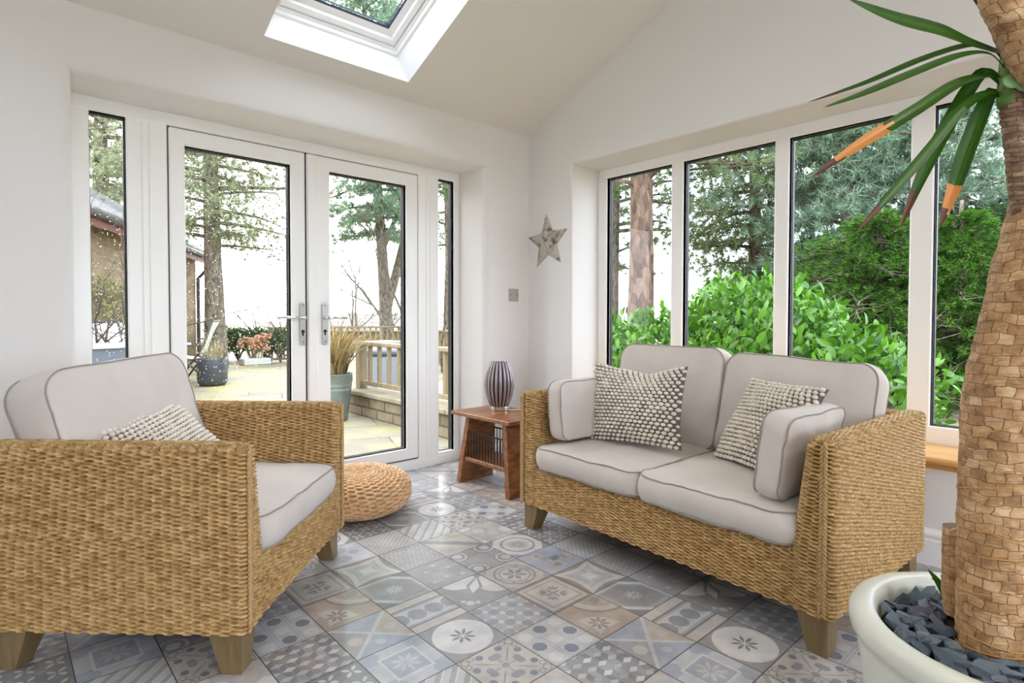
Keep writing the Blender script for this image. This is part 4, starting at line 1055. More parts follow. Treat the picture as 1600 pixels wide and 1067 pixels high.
# ------------------------------------------------------------------ garden: ground, walls, fences
GZ = -.10
def slabmat():
    m = bpy.data.materials.new('mossy_stone_slabs'); m.use_nodes = True; nt = m.node_tree; N = nt.nodes; L = nt.links; p = N['Principled BSDF']; p.inputs['Roughness'].default_value = .7
    tc = N.new('ShaderNodeTexCoord'); mp = N.new('ShaderNodeMapping'); mp.inputs['Rotation'].default_value = (0, 0, .35); L.new(tc.outputs['Object'], mp.inputs['Vector'])
    br = N.new('ShaderNodeTexBrick'); br.inputs['Scale'].default_value = 1.0; br.inputs['Brick Width'].default_value = .9; br.inputs['Row Height'].default_value = .6; br.inputs['Mortar Size'].default_value = .008; br.inputs['Bias'].default_value = -.2
    br.inputs['Color1'].default_value = srgb(142,135,120); br.inputs['Color2'].default_value = srgb(120,112,96); br.inputs['Mortar'].default_value = srgb(82,79,60)
    L.new(mp.outputs[0], br.inputs['Vector'])
    nz = N.new('ShaderNodeTexNoise'); nz.inputs['Scale'].default_value = 1.1; nz.inputs['Detail'].default_value = 7; L.new(tc.outputs['Object'], nz.inputs['Vector'])
    cr = N.new('ShaderNodeValToRGB'); e = cr.color_ramp.elements; e[0].position = .40; e[0].color = (0,0,0,1); e[1].position = .62; e[1].color = (1,1,1,1); L.new(nz.outputs['Fac'], cr.inputs[0])
    mx = N.new('ShaderNodeMix'); mx.data_type = 'RGBA'; mx.inputs[7].default_value = srgb(160,152,102); L.new(cr.outputs[0], mx.inputs[0]); L.new(br.outputs[0], mx.inputs[6])
    L.new(mx.outputs[2], p.inputs['Base Color']); return m
def stonemat(name, c1, c2, mo, bw=.38, rh=.16):
    m = bpy.data.materials.new(name); m.use_nodes = True; nt = m.node_tree; N = nt.nodes; L = nt.links; p = N['Principled BSDF']; p.inputs['Roughness'].default_value = .85
    tc = N.new('ShaderNodeTexCoord'); sx = N.new('ShaderNodeSeparateXYZ'); L.new(tc.outputs['Object'], sx.inputs[0])
    a = N.new('ShaderNodeMath'); a.operation = 'ADD'; L.new(sx.outputs[0], a.inputs[0]); L.new(sx.outputs[1], a.inputs[1])
    cx_ = N.new('ShaderNodeCombineXYZ'); L.new(a.outputs[0], cx_.inputs[0]); L.new(sx.outputs[2], cx_.inputs[1])
    br = N.new('ShaderNodeTexBrick'); br.inputs['Scale'].default_value = 1; br.inputs['Brick Width'].default_value = bw; br.inputs['Row Height'].default_value = rh; br.inputs['Mortar Size'].default_value = .012
    br.inputs['Color1'].default_value = c1; br.inputs['Color2'].default_value = c2; br.inputs['Mortar'].default_value = mo; L.new(cx_.outputs[0], br.inputs['Vector'])
    nz = N.new('ShaderNodeTexNoise'); nz.inputs['Scale'].default_value = 7; nz.inputs['Detail'].default_value = 6; L.new(tc.outputs['Object'], nz.inputs['Vector'])
    mr = N.new('ShaderNodeMapRange'); mr.inputs['From Min'].default_value = .3; mr.inputs['From Max'].default_value = .7; mr.inputs['To Min'].default_value = .65; mr.inputs['To Max'].default_value = 1.05; L.new(nz.outputs['Fac'], mr.inputs['Value'])
    mx = N.new('ShaderNodeMix'); mx.data_type = 'RGBA'; mx.blend_type = 'MULTIPLY'; mx.inputs[0].default_value = 1; L.new(br.outputs[0], mx.inputs[6]); L.new(mr.outputs[0], mx.inputs[7]); L.new(mx.outputs[2], p.inputs['Base Color'])
    bp = N.new('ShaderNodeBump'); bp.inputs['Strength'].default_value = .6; bp.inputs['Distance'].default_value = .015; L.new(br.outputs['Fac'], bp.inputs['Height']); bp.invert = True; L.new(bp.outputs[0], p.inputs['Normal'])
    return m
mb = MB(); mb.box((-14, .07, GZ-.2), (14, 12.4, GZ)); struct(mb.build('ground', slabmat()))
mb = MB(); mb.box((-60, 12.4, GZ-.6), (110, 130, GZ-.15)); mb.box((14, -60, GZ-.6), (110, 12.4, GZ-.15))
struct(mb.build('field', mat('pale_winter_grass', srgb(134,132,99), .9, var=(.3,.8))))
mb = MB(); mb.box((.1, -30, GZ-.25), (14, .2, GZ+.001)); struct(mb.build('ground_bed', mat('leaf_litter', srgb(150,136,108), .95, var=(5,.45), bump=(14,.8,.03))))
mb = MB(); mb.box((-60, -60, GZ-.6), (-14, 12.4, GZ-.15)); mb.box((-14, -60, GZ-.6), (.1, -7, GZ-.02)); struct(mb.build('ground_far', MATS['pale_winter_grass']))
M_sand = stonemat('sandstone_blocks', srgb(164,140,102), srgb(144,121,89), srgb(160,140,110))
M_wallstone = stonemat('garden_wall_stone', srgb(145,129,102), srgb(121,107,84), srgb(92,83,67), .34, .11)
M_cope = mat('stone_coping', srgb(152,140,115), .8, var=(4,.7), bump=(20,.3,.01))
M_deck = woodmat('weathered_decking', srgb(124,107,81), srgb(152,134,105), 4, (6,6,1), .7)
M_deck2 = woodmat('deck_boards', srgb(140,132,116), srgb(163,156,140), 4, (1,8,1), .7)
M_slate_roof = stonemat('roof_slates', srgb(150,148,146), srgb(122,122,124), srgb(100,98,98), .3, .2)
M_redwood = mat('red_brown_fascia', srgb(128,78,66), .6)
# raised deck and its low retaining wall
mb = MB(); mb.box((.14, .25, GZ-.02), (13, 2.95, .16)); struct(mb.build('deck_floor', M_deck2))
lw = thing('garden_wall', 'low stone retaining wall with flat coping outside the right hand door', 'wall', (0, 1.7, GZ))
mb = MB(); mb.box((-.08, -1.4, 0), (.14, 1.25, .235)); mb.build('stonework', M_wallstone, lw)
mb = MB()
for k in range(4): mb.box((-.14, -1.42+.672*k, .235), (.19, -1.42+.672*(k+1)-.006, .285), 0, .01)
mb.build('coping', M_cope, lw)
def railing(name, label, p0, p1, zb, zt, n, posts, group='timber balustrades round the deck'):
    p0, p1 = Vector(p0), Vector(p1); d = (p1-p0); Ln = d.length; rt = thing(name, label, 'fence', (p0.x, p0.y, zb), math.atan2(d.y, d.x), group)
    h = zt-zb
    mb = MB(); mb.box((-.05, -.05, h-.045), (Ln+.05, .05, h), 0, .008); mb.build('top_rail', M_deck, rt)
    mb = MB(); mb.box((0, -.025, .05), (Ln, .025, .10), 0, .005); mb.build('bottom_rail', M_deck, rt)
    for t in posts: mb = MB(); mb.box((t*Ln-.05, -.05, 0), (t*Ln+.05, .05, h-.03), 0, .006); mb.build('post', M_deck, rt)
    proto = None
    for k in range(1, n):
        if proto is None: mb = MB(); mb.box((-.019, -.019, .09), (.019, .019, h-.04)); o = proto = mb.build('baluster', M_deck, rt)
        else: o = proto.copy(); COL.objects.link(o); o.parent = rt
        o.location = (Ln*k/n, 0, 0)
    return rt
railing('balustrade', 'timber balustrade on top of the low stone wall', (.04, 2.86), (.04, .55), .185, .735, 11, (.0, .5, 1))
railing('balustrade', 'timber balustrade across the far edge of the patio, behind the zinc bucket', (1.84, 10.94), (5.1, 10.15), GZ, .76, 22, (0, .5, 1))
railing('balustrade', 'timber balustrade running along the outer side of the deck, by the wintry trees', (5.1, 10.15), (3.4, 5.0), GZ, .74, 28, (0, .5, 1))
bx = thing('storage_box', 'grey storage box with a dark lid on the deck behind the balustrade', 'box', (1.0, 3.65, GZ), math.radians(-35))
mb = MB(); mb.box((-.42, -.3, 0), (.42, .3, .60), 0, .02); mb.build('body', mat('grey_plastic', srgb(127,132,136), .5), bx)
mb = MB(); mb.box((-.45, -.33, .60), (.45, .33, .67), 0, .02); mb.build('lid', mat('slate_plastic', srgb(73,81,89), .45), bx)
b2 = at(596, 11.5, GZ); bb_ = thing('planter_trough', 'pale grey trough on the deck in front of the far balustrade', 'planter', b2, .2)
mb = MB(); mb.box((-.3, -.2, 0), (.3, .2, .6), 0, .02); mb.build('body', mat('pale_grey_trough', srgb(178,182,184), .5), bb_)
mb = MB(); mb.box((-.32, -.22, .58), (.32, .22, .63), 0, .01); mb.build('rim', MATS['pale_grey_trough'], bb_)
# stone building to the left
A, B = Vector((-2.08, 7.0)), Vector((.95, 12.85)); dv_ = (B-A).normalized(); nrm = Vector((dv_.y, -dv_.x)); A2 = A-dv_*4
bd = thing('stone_building', 'sandstone outbuilding with slate roof and red brown fascia', 'building', (A2.x, A2.y, GZ), math.atan2(dv_.y, dv_.x))
Lb = (B-A2).length; EB = 2.62
mb = MB(); mb.box((0, .25, 0), (Lb-.12, 5.0, EB)); mb.add([(Lb-.12, .25, EB), (Lb-.12, 5, EB), (Lb-.12, 2.6, EB+1.5)], [(0, 1, 2)]); mb.build('walls', M_sand, bd)
mb = MB()
for (ya, yb) in ((-.12, 2.62), (5.3, 2.62)):
    za, zb = EB-.02, EB+1.58
    mb.hexa([(-.3, ya, za), (Lb+.12, ya, za), (Lb+.12, yb, zb), (-.3, yb, zb), (-.3, ya, za+.09), (Lb+.12, ya, za+.09), (Lb+.12, yb, zb+.09), (-.3, yb, zb+.09)])
mb.build('roof', M_slate_roof, bd)
mb = MB(); mb.box((-.3, -.06, EB-.19), (Lb+.08, -.03, EB)); mb.box((-.3, -.06, EB-.03), (Lb+.05, .26, EB-.015)); mb.build('fascia', M_redwood, bd)
mb = MB(); mb.tube([(-.3, -.12, EB-.02), (Lb+.1, -.12, EB-.02)], .06, 10); mb.build('gutter', mat('dark_gutter', srgb(70,66,66), .5), bd)
mb = MB(); mb.tube([(Lb+.02, -.12, EB-.03), (Lb-.04, .0, EB-.3), (Lb-.18, .18, EB-.55), (Lb-.18, .18, 0)], .045, 8); mb.build('downpipe', MATS['dark_gutter'], bd)
# low roofed shed far behind the deck
sb = thing('distant_shed', 'far low building with pale tiled roof beyond the balustrade', 'building', (8.6, 17.6, GZ-.1), math.radians(-38))
mb = MB(); mb.box((-2.4, -1.6, 0), (2.6, 1.6, .72)); mb.build('walls', M_sand, sb)
mb = MB(); V = [(-2.7, -1.9, .66), (2.9, -1.9, .66), (2.9, 1.9, .66), (-2.7, 1.9, .66), (-1.5, -.05, 1.36), (2.8, -.05, 1.36), (2.8, .05, 1.36), (-1.5, .05, 1.36)]
mb.hexa(V); mb.build('roof', stonemat('pale_roof_tiles', srgb(150,140,130), srgb(132,124,116), srgb(104,96,90), .25, .14), sb)

# ------------------------------------------------------------------ garden furniture and pots
dp = thing('dark_planter', 'round charcoal planter with dry grass on the patio', 'planter', (-.527, 6.843, GZ))
mb = MB(); mb.lathe([(0, 0), (.15, 0), (.20, .02), (.222, .08), (.226, .2), (.226, .43), (.222, .445), (.205, .445), (.2, .42), (.2, .3)], 36); mb.build('bowl', mat('charcoal_glaze', srgb(70,72,76), .35, var=(5,.7)), dp, smooth=True)
mb = MB(); mb.lathe([(.2, .40), (0, .41)], 24); mb.build('soil', M_soil, dp)
def blades(parent, name, n, r0, h, spread, w, m, seed, curl=.3, kind=None):
    rng = random.Random(seed); mb = MB()
    for k in range(n):
        a = rng.uniform(0, 2*PI); r = r0*math.sqrt(rng.random()); x, y = r*math.cos(a), r*math.sin(a); a2 = a+rng.gauss(0, .5); H = h*rng.uniform(.6, 1.05); sp = spread*rng.uniform(.2, 1)
        pts = [(x+sp*t**1.8*math.cos(a2), y+sp*t**1.8*math.sin(a2), H*(t-curl*rng.random()*t**3)) for t in (0, .25, .5, .75, 1)]
        px, py = -math.sin(a2), math.cos(a2)
        for i in range(4):
            w0, w1 = w*(1-(i/4)**2), w*(1-((i+1)/4)**2)+.0005
            p, q = pts[i], pts[i+1]
            mb.add([(p[0]-px*w0, p[1]-py*w0, p[2]), (p[0]+px*w0, p[1]+py*w0, p[2]), (q[0]+px*w1, q[1]+py*w1, q[2]), (q[0]-px*w1, q[1]-py*w1, q[2])], [(0, 1, 2, 3)])
    o = mb.build(name, m, parent)
    return o
M_straw = leafmat('dry_grass', srgb(150,134,98), srgb(196,182,142), .3)
M_phor = leafmat('bronze_flax', srgb(120,97,56), srgb(163,145,102), .3)
g = blades(dp, 'grass', 90, .16, .48, .30, .003, M_straw, 3); g.location = (0, 0, .4)
zb_ = thing('zinc_bucket', 'zinc bucket of bronze flax outside the door', 'planter', at(520, 6.15, GZ))
mb = MB(); mb.lathe([(0, 0), (.145, 0), (.15, .01), (.175, .2), (.19, .33), (.193, .335), (.19, .345), (.195, .375), (.199, .38), (.196, .39), (.2, .42), (.205, .43), (.2, .5), (.206, .505), (.2, .512), (.192, .5), (.185, .4)], 40); mb.build('bucket', mat('zinc', srgb(126,134,130), .5, .4, var=(6,.75)), zb_, smooth=True)
mb = MB(); mb.lathe([(.186, .46), (0, .47)], 24); mb.build('soil', M_soil, zb_)
g = blades(zb_, 'flax_leaves', 190, .14, .74, .60, .012, M_phor, 5, .35); g.location = (0, 0, .46)
# hydrangea in a trough
hy = thing('hydrangea', 'dried orange hydrangea in a pale trough by the clipped hedge', 'shrub', at(398, 13.2, GZ))
mb = MB(); mb.box((-.3, -.2, 0), (.3, .2, .15), 0, .02); mb.build('trough', mat('pale_trough', srgb(196,196,192), .6), hy)
rng = random.Random(9); st = MB(); hd = MB()
for k in range(26):
    x, y = rng.uniform(-.2, .2), rng.uniform(-.13, .13); tx, ty, tz = x*1.3+rng.gauss(0, .04), y*1.5, rng.uniform(.38, .70)
    st.tube([(x*.6, y, .12), (x, y, .35), (tx, ty, tz)], .006, 5)
    for q in range(14):
        v = Vector((rng.gauss(0, 1), rng.gauss(0, 1), rng.gauss(0, 1))).normalized()*.055; hd.ell((tx+v.x, ty+v.y, tz+v.z), (.028, .028, .022), 6, 4)
st.build('stems', M_straw, hy); hd.build('flower_heads', leafmat('dried_hydrangea', srgb(186,130,94), srgb(224,176,138), .2), hy)
# folding garden chairs: dark frame, white sling
M_frame = mat('dark_chair_frame', srgb(66,60,56), .5); M_sling = mat('white_sling', srgb(226,222,212), .7, bump=(300,.1,.001))
def garden_chair(label, loc, rz):
    c = thing('garden_chair', label, 'chair', loc, rz, 'garden chairs on the patio')
    for s in (-1, 1):
        mb = MB(); mb.tube([(s*.24, -.22, .0), (s*.24, -.05, .25), (s*.24, .20, .62), (s*.23, .34, 1.05)], .016, 8); mb.build('back_frame', M_frame, c, smooth=True)
        mb = MB(); mb.tube([(s*.255, .30, 0), (s*.255, .02, .30), (s*.255, -.24, .46)], .016, 8); mb.build('leg', M_frame, c, smooth=True)
        mb = MB(); mb.box((s*.27-.025, -.28, .63), (s*.27+.025, .22, .655), 0, .008); mb.tube([(s*.27, -.24, .45), (s*.27, -.22, .64)], .012, 8); mb.build('armrest', M_frame, c)
    mb = MB(); G = [[(x, y, z+.01*math.cos(x*4)) for (y, z) in ((-.25, .455), (-.1, .43), (.05, .41), (.12, .43))] for x in np.linspace(-.235, .235, 6)]; mb.grid(np.array(G)); G2 = np.array(G)-np.array((0, 0, .006)); mb.grid(G2[::-1]); mb.build('seat', M_sling, c, smooth=True)
    mb = MB(); G = [[(x, .135+.21*t-.03*math.sin(PI*t), .47+.56*t) for t in np.linspace(0, 1, 7)] for x in np.linspace(-.225, .225, 6)]; mb.grid(np.array(G)); mb.grid(np.array(G)[::-1]+np.array((0, .006, 0))); mb.build('backrest', M_sling, c, smooth=True)
    mb = MB(); mb.tube([(-.24, .345, 1.04), (.24, .345, 1.04)], .014, 8); mb.tube([(-.24, .155, .50), (.24, .155, .50)], .012, 8); mb.build('crossbar', M_frame, c)
    return c
p = at(303, 9.6, GZ); garden_chair('white sling garden chair with dark frame beside the charcoal planter', p, math.radians(-118))
p = at(168, 7.6, GZ); garden_chair('white sling garden chair behind the patio table, seen through the narrow left pane', p, math.radians(10))
p = at(196, 8.6, GZ); garden_chair('cream sling garden chair by the stone building, partly hidden by the narrow window frame', p, math.radians(25))
pt_ = at(160, 6.0, GZ); ot = thing('patio_table', 'grey slatted patio table outside the narrow left pane', 'table', pt_, math.radians(20))
M_ot = woodmat('grey_weathered_wood', srgb(150,152,156), srgb(190,192,196), 4, (1,9,1), .5); M_otd = mat('slate_grey_paint', srgb(96,102,112), .5)
mb = MB()
for k in range(7): mb.box((-.7, -.42+.12*k, .80), (.7, -.42+.12*k+.114, .825), 0, .004)
mb.build('table_top', M_ot, ot)
mb = MB(); mb.box((-.66, -.39, .66), (.66, .39, .80)); mb.box((-.6, -.34, .3), (.6, .34, .66)); mb.build('apron', M_otd, ot)
for sx in (-1, 1):
    for sy in (-1, 1): mb = MB(); mb.box((sx*.62-.04, sy*.36-.04, 0), (sx*.62+.04, sy*.36+.04, .8)); mb.build('leg', M_otd, ot)

# ------------------------------------------------------------------ trees and shrubs
def rand_dirs(rg, n):
    v = rg.normal(size=(n, 3)); return v/np.linalg.norm(v, axis=1)[:, None]
def needles(cent, dirs, K, ln, wd, rg, spread=.7):
    n = len(cent); c = np.repeat(cent, K, 0); d = np.repeat(dirs, K, 0)+spread*rand_dirs(rg, n*K); d /= np.linalg.norm(d, axis=1)[:, None]
    s = np.cross(d, rand_dirs(rg, n*K)); s /= np.linalg.norm(s, axis=1)[:, None]+1e-9
    l = ln*rg.uniform(.6, 1.1, (n*K, 1)); w = wd*.5
    return np.stack([c-s*w, c+s*w, c+d*l+s*w*.25, c+d*l-s*w*.25], 1).reshape(-1, 3)
def add_quads(mb, V):
    n = len(V)//4; I = (np.arange(n*4).reshape(n, 4)+mb.n); mb.v.append(V); mb.n += len(V); mb.f += [tuple(q) for q in I.tolist()]; mb.m += [0]*n
def trunk_mesh(pts, radii, m, parent, name='trunk', seg=14, amp=.06, seed=0):
    n = max(10, len(pts)*6); P_ = spline([(*p, r) for p, r in zip(pts, radii)], n); V = []
    for (x, y, z, r) in P_:
        for k in range(seg):
            a = 2*PI*k/seg; q = 1+amp*mnoise.noise(Vector((math.cos(a)*2+seed, math.sin(a)*2, z*1.5)))
            V.append((x+r*q*math.cos(a), y+r*q*math.sin(a), z))
    mb = MB(); mb.grid(np.array(V).reshape(n, seg, 3).transpose(1, 0, 2), closed_u=True)
    return mb.build(name, m, parent, smooth=True), P_
def tree(name, label, base, H, tr, z0, z1, R, nb, tufts, fol, bark, seed, needle=(14, .16, .018), droop=.15, spread=.7, scatter=.22, lean=(0, 0), profile=None, fork=None, bare=.3, group=None, bot=0.0):
    rng = random.Random(seed); rg = np.random.default_rng(seed)
    root = thing(name, label, 'tree', base, 0, group)
    nseg = 6; pts = []; rad = []
    for k in range(nseg+1):
        t = k/nseg; pts.append((lean[0]*t+.06*H*.1*math.sin(3*t+seed), lean[1]*t+.05*H*.1*math.sin(4*t+2*seed), H*t)); rad.append(tr*(1-.78*t)*(1+.15*max(0, .08-t)/.08))
    _, P_ = trunk_mesh(pts, rad, bark, root, seed=seed)
    if fork:
        for (zf, dx, dy, hh, rr) in fork:
            i = int(np.argmin(abs(P_[:, 2]-zf))); x, y, z, r = P_[i]
            trunk_mesh([(x, y, z-.1), (x+dx*.45, y+dy*.45, z+hh*.35), (x+dx*.8, y+dy*.8, z+hh*.7), (x+dx, y+dy, z+hh)], [rr, rr*.9, rr*.75, rr*.4], bark, root, 'limb', seed=seed+1)
    br = MB(); C_c, C_d = [], []
    for b in range(nb):
        t = (b+rng.random())/nb; z = z0+(z1-z0)*t; i = int(np.argmin(abs(P_[:, 2]-z))); x, y, _, r = P_[i]
        f = profile(t) if profile else math.sin(PI*(.15+.8*t))**.7; Ln = R*f*rng.uniform(.65, 1.1); a = b*2.399+rng.uniform(-.3, .3)
        up = rng.uniform(.05, .45)-droop; pth = []
        for k in range(6):
            s = k/5; wob = .06*Ln*math.sin(4*s+b)
            pth.append(np.array((x+Ln*s*math.cos(a)-wob*math.sin(a), y+Ln*s*math.sin(a)+wob*math.cos(a), z+Ln*(up*s-droop*s*s))))
        r0_ = min(r*.5, .012+.022*Ln); br.tube(pth, [r0_*(1-.85*k/5) for k in range(6)], 5, cap=False)
        n = max(3, int(tufts*(.4+f)));
        for q in range(n):
            s = bare+(1.02-bare)*rng.random()**.8; k = min(4, int(s*5)); pp = pth[k]+(pth[k+1]-pth[k])*(s*5-k)
            off = rg.normal(size=3)*scatter*Ln*.5*(.4+s)*np.array((1, 1, .5)); c = pp+off
            if q % 3 == 0: br.tube([pp, (pp+c)/2+rg.normal(size=3)*.02, c], [.006, .004, .002], 4, cap=False)
            C_c.append(c); d = np.array((math.cos(a), math.sin(a), .25-droop))*.5+off*.6; C_d.append(d/np.linalg.norm(d))
    br.build('branches', bark, root, smooth=True)
    if fol is not None:
        mb = MB(); c = np.array(C_c); c = c+0; add_quads(mb, needles(c, np.array(C_d), needle[0], needle[1], needle[2], rg, spread)); mb.build('foliage', fol, root)
    return root
F_pine = leafmat('pine_needles', srgb(98,120,78), srgb(148,164,116), .35)
F_haze = leafmat('haze_paled_needles', srgb(140,149,109), srgb(176,181,144), .4)  # haze put into the colour: paler needles for far pines
F_blue = leafmat('blue_green_needles', srgb(112,140,116), srgb(172,194,166), .35)
F_yew = leafmat('yew_needles', srgb(44,84,30), srgb(104,146,52), .3)
F_dark = leafmat('dark_conifer_needles', srgb(40,70,36), srgb(86,116,66), .3)
F_laurel = leafmat('laurel_leaves', srgb(46,92,16), srgb(104,156,40), .35, .28, .5)
F_hedge = leafmat('hedge_leaves', srgb(46,66,36), srgb(81,99,54), .3)
# seen through the doors
tree('pine_tree', 'straight pine behind the charcoal planter, bark pale brown', at(337, 12.2, GZ), 11, .21, 2.6, 10.5, 2.6, 84, 50, F_haze, M_greybark, 3, (20, .17, .013), .16, scatter=.34, bare=.2, spread=1.1)
tree('pine_tree', 'forked pine beyond the deck seen through the right hand door', at(602, 17.0, GZ-.1), 12, .2, 3.5, 11.6, 2.5, 76, 66, F_blue, M_greybark, 8, (20, .2, .02), .15, lean=(-.5, .3), fork=[(1.5, .75, -.55, 4.2, .15), (3.3, .5, -.3, 1.6, .08)], bare=.12, spread=1.1)
tree('pine_tree', 'leafy pine above the stone building in the narrow left pane', at(158, 15.5, GZ), 10, .3, 3.2, 9.8, 2.7, 70, 52, F_haze, M_greybark, 12, (18, .2, .018), .1, bare=.15, spread=1.1)
tree('pine_tree', 'sparse pine seen through the narrow right pane beside the doors', at(702, 13.5, GZ), 9, .13, 2.6, 8.8, 1.5, 44, 30, F_pine, M_greybark, 15, (18, .17, .014), .12, spread=1.1)
M_twig = mat('dark_twig', srgb(74,60,48), .8)
def bare_tree(label, base, H, n, seed, spread=.35, r=.03, m=None):
    rng = random.Random(seed); t = thing('bare_tree', label, 'tree', base, 0, 'leafless garden trees'); mb = MB()
    def grow(p, d, L_, r_, lev):
        q = [p]; 
        for k in range(4):
            d = (d+Vector((rng.gauss(0, .16), rng.gauss(0, .16), rng.gauss(.05, .08)))).normalized(); q.append(q[-1]+d*L_/4)
        mb.tube([tuple(v) for v in q], [r_*(1-.5*k/4) for k in range(5)], 5, cap=False)
        if lev:
            for k in range(rng.randint(3, 4)):
                j = rng.randint(1, 4); e = (d+Vector((rng.gauss(0, .75), rng.gauss(0, .75), rng.gauss(.1, .4)))).normalized(); grow(q[j], e, L_*rng.uniform(.5, .75), r_*.5, lev-1)
    for k in range(n): grow(Vector((rng.gauss(0, .1), rng.gauss(0, .1), 0)), Vector((rng.gauss(0, spread), rng.gauss(0, spread), 1)).normalized(), H*.5*rng.uniform(.7, 1), r, 3)
    mb.build('branches', m or M_greybark, t); return t
bare_tree('leafless shrub with arching twigs in front of the stone building', at(172, 6.9, GZ), 3.0, 7, 2, .5, .02, M_twig)
bare_tree('slim leafless tree right of the forked pine trunk', at(628, 16.5, GZ), 6.0, 2, 4, .2, .05)
bare_tree('low leafless sapling past the clipped hedge, beside the left door stile', at(447, 16, GZ), 3.6, 3, 6, .3, .02)
bare_tree('leafless tree behind the shed roof, in the right door', at(560, 22, GZ), 6.0, 2, 7, .25, .05)
bare_tree('small leafless tree far beyond the hedge', at(405, 24, GZ-.2), 3.6, 3, 9, .3, .03)
bare_tree('bare twiggy tree in the narrow right pane', at(700, 11.6, GZ), 4.6, 2, 10, .25, .03)
def leaf_cloud(name, label, cat, ells, n, size, m, seed, floor=0.0, loc=(0, 0, 0), group=None, stems=None):
    rg = np.random.default_rng(seed); root = thing(name, label, cat, loc, 0, group); V = []; tot = sum(e[1][0]*e[1][1]+e[1][2]*(e[1][0]+e[1][1]) for e in ells)
    mb = MB(); l = size
    for c, r in ells:
        k = int(n*(r[0]*r[1]+r[2]*(r[0]+r[1]))/tot); d = rand_dirs(rg, k); d[:, 2] = np.where(d[:, 2] < -.35, -d[:, 2], d[:, 2])
        sh = rg.uniform(.72, 1.06, (k, 1)); 
        lump = np.array([1+.16*mnoise.noise(Vector((q[0]*2.6+seed, q[1]*2.6, q[2]*2.6+c[1]))) for q in d])[:, None]
        p = np.array(c)+d*np.array(r)*sh*lump
        ax = d*.55+rand_dirs(rg, k)*.7+np.array((0, 0, .25)); ax /= np.linalg.norm(ax, axis=1)[:, None]
        sd = np.cross(ax, d+.5*rand_dirs(rg, k)); sd /= np.linalg.norm(sd, axis=1)[:, None]+1e-9; nn = np.cross(sd, ax)
        L_ = l*rg.uniform(.7, 1.2, (k, 1)); W = L_*.2
        a0 = p; a1 = p+ax*L_*.3+nn*L_*.02; a2 = p+ax*L_*.7+nn*L_*.0; a3 = p+ax*L_-nn*L_*.1
        q = np.stack([a0, a1-sd*W+nn*W*.25, a1, a1+sd*W+nn*W*.25, a2-sd*W*.85+nn*W*.2, a2, a2+sd*W*.85+nn*W*.2, a3], 1).reshape(-1, 3)
        b = mb.n; mb.v.append(q); mb.n += len(q)
        for i in range(k):
            o = b+i*8; mb.f += [(o, o+2, o+1), (o, o+3, o+2), (o+1, o+2, o+5, o+4), (o+2, o+3, o+6, o+5), (o+4, o+5, o+7), (o+5, o+6, o+7)]; mb.m += [0]*6
    mb.build('foliage', m, root, smooth=True)
    sb = MB(); rng = random.Random(seed)
    for c, r in ells:
        for k in range(10):
            a = rng.uniform(0, 2*PI); t = rng.uniform(.3, .8); sb.tube([(c[0]*.9+.1*c[0], c[1], floor), (c[0]+r[0]*t*.4*math.cos(a), c[1]+r[1]*t*.4*math.sin(a), (floor+c[2])/2+.1), (c[0]+r[0]*t*math.cos(a), c[1]+r[1]*t*math.sin(a), c[2]+r[2]*.5)], [.022, .014, .006], 5)
    sb.build('stems', M_greybark, root); return root
leaf_cloud('laurel_shrub', 'big bright green laurel shrub just outside the wide window', 'shrub',
    [((1.95, -1.0, .42), (.85, .85, .93)), ((1.75, .05, .30), (.72, .85, .72)), ((1.80, -1.75, .25), (.68, .62, .66)), ((2.6, -.6, .45), (.8, 1.0, .85)), ((1.9, .75, .2), (.6, .6, .55))], 10500, .102, F_laurel, 5, GZ)
leaf_cloud('clipped_hedge', 'low dark clipped hedge across the back of the patio', 'hedge', [((at(350+22*k, 14.4-.1*k).x, at(350+22*k, 14.4-.1*k).y, .28), (.55, .45, .42)) for k in range(6)], 3600, .09, F_hedge, 8, GZ)
leaf_cloud('green_shrub', 'olive green shrub against the stone building in the narrow left pane', 'shrub', [((at(168, 8.9).x, at(168, 8.9).y, .75), (.75, .6, .75))], 1500, .09, leafmat('olive_leaves', srgb(116,116,62), srgb(160,156,92), .3), 10, GZ)
# seen through the wide window
tree('pine_tree', 'thick red brown pine trunk left of the laurel, in the first pane', at(993, 9.2, GZ), 11, .225, 3.0, 10.8, 3.2, 70, 44, F_pine, M_pinebark, 21, (18, .16, .013), .1, spread=1.1, lean=(.1, -.1), bare=.45)
tree('pine_tree', 'slimmer grey pine trunk left of the thick trunk', at(962, 12.6, GZ), 11, .135, 2.2, 10.6, 2.3, 64, 40, F_pine, M_greybark, 23, (18, .17, .016), .1, spread=1.1, bare=.3)
tree('pine_tree', 'green pine filling the upper right of the second pane', at(1178, 12.5, GZ), 10, .17, 1.7, 9.8, 2.1, 84, 62, F_pine, M_pinebark, 31, (22, .18, .014), .2, bare=.12, spread=1.1, scatter=.3)
tree('pine_tree', 'blue green pine filling the upper half of the third pane', at(1318, 10.5, GZ), 9, .17, 2.1, 8.8, 2.0, 90, 62, F_blue, M_pinebark, 33, (22, .17, .012), .25, bare=.12, spread=1.1, scatter=.3)
tree('pine_tree', 'blue green pine behind the yucca, top of the fourth pane', at(1500, 10.0, GZ), 9, .17, 1.9, 8.8, 1.9, 90, 50, F_blue, M_pinebark, 35, (22, .17, .012), .2, bare=.2, spread=1.1, scatter=.3)
cone = lambda t: (1-t)**.7+.08
tree('yew_tree', 'dark feathery conifer behind the laurel in the third pane', at(1372, 8.0, GZ), 2.75, .10, .15, 2.6, 1.75, 90, 70, F_yew, M_greybark, 41, (16, .10, .014), .22, .6, .28, profile=lambda t: 1.0-.8*t**2.2, bare=.1)
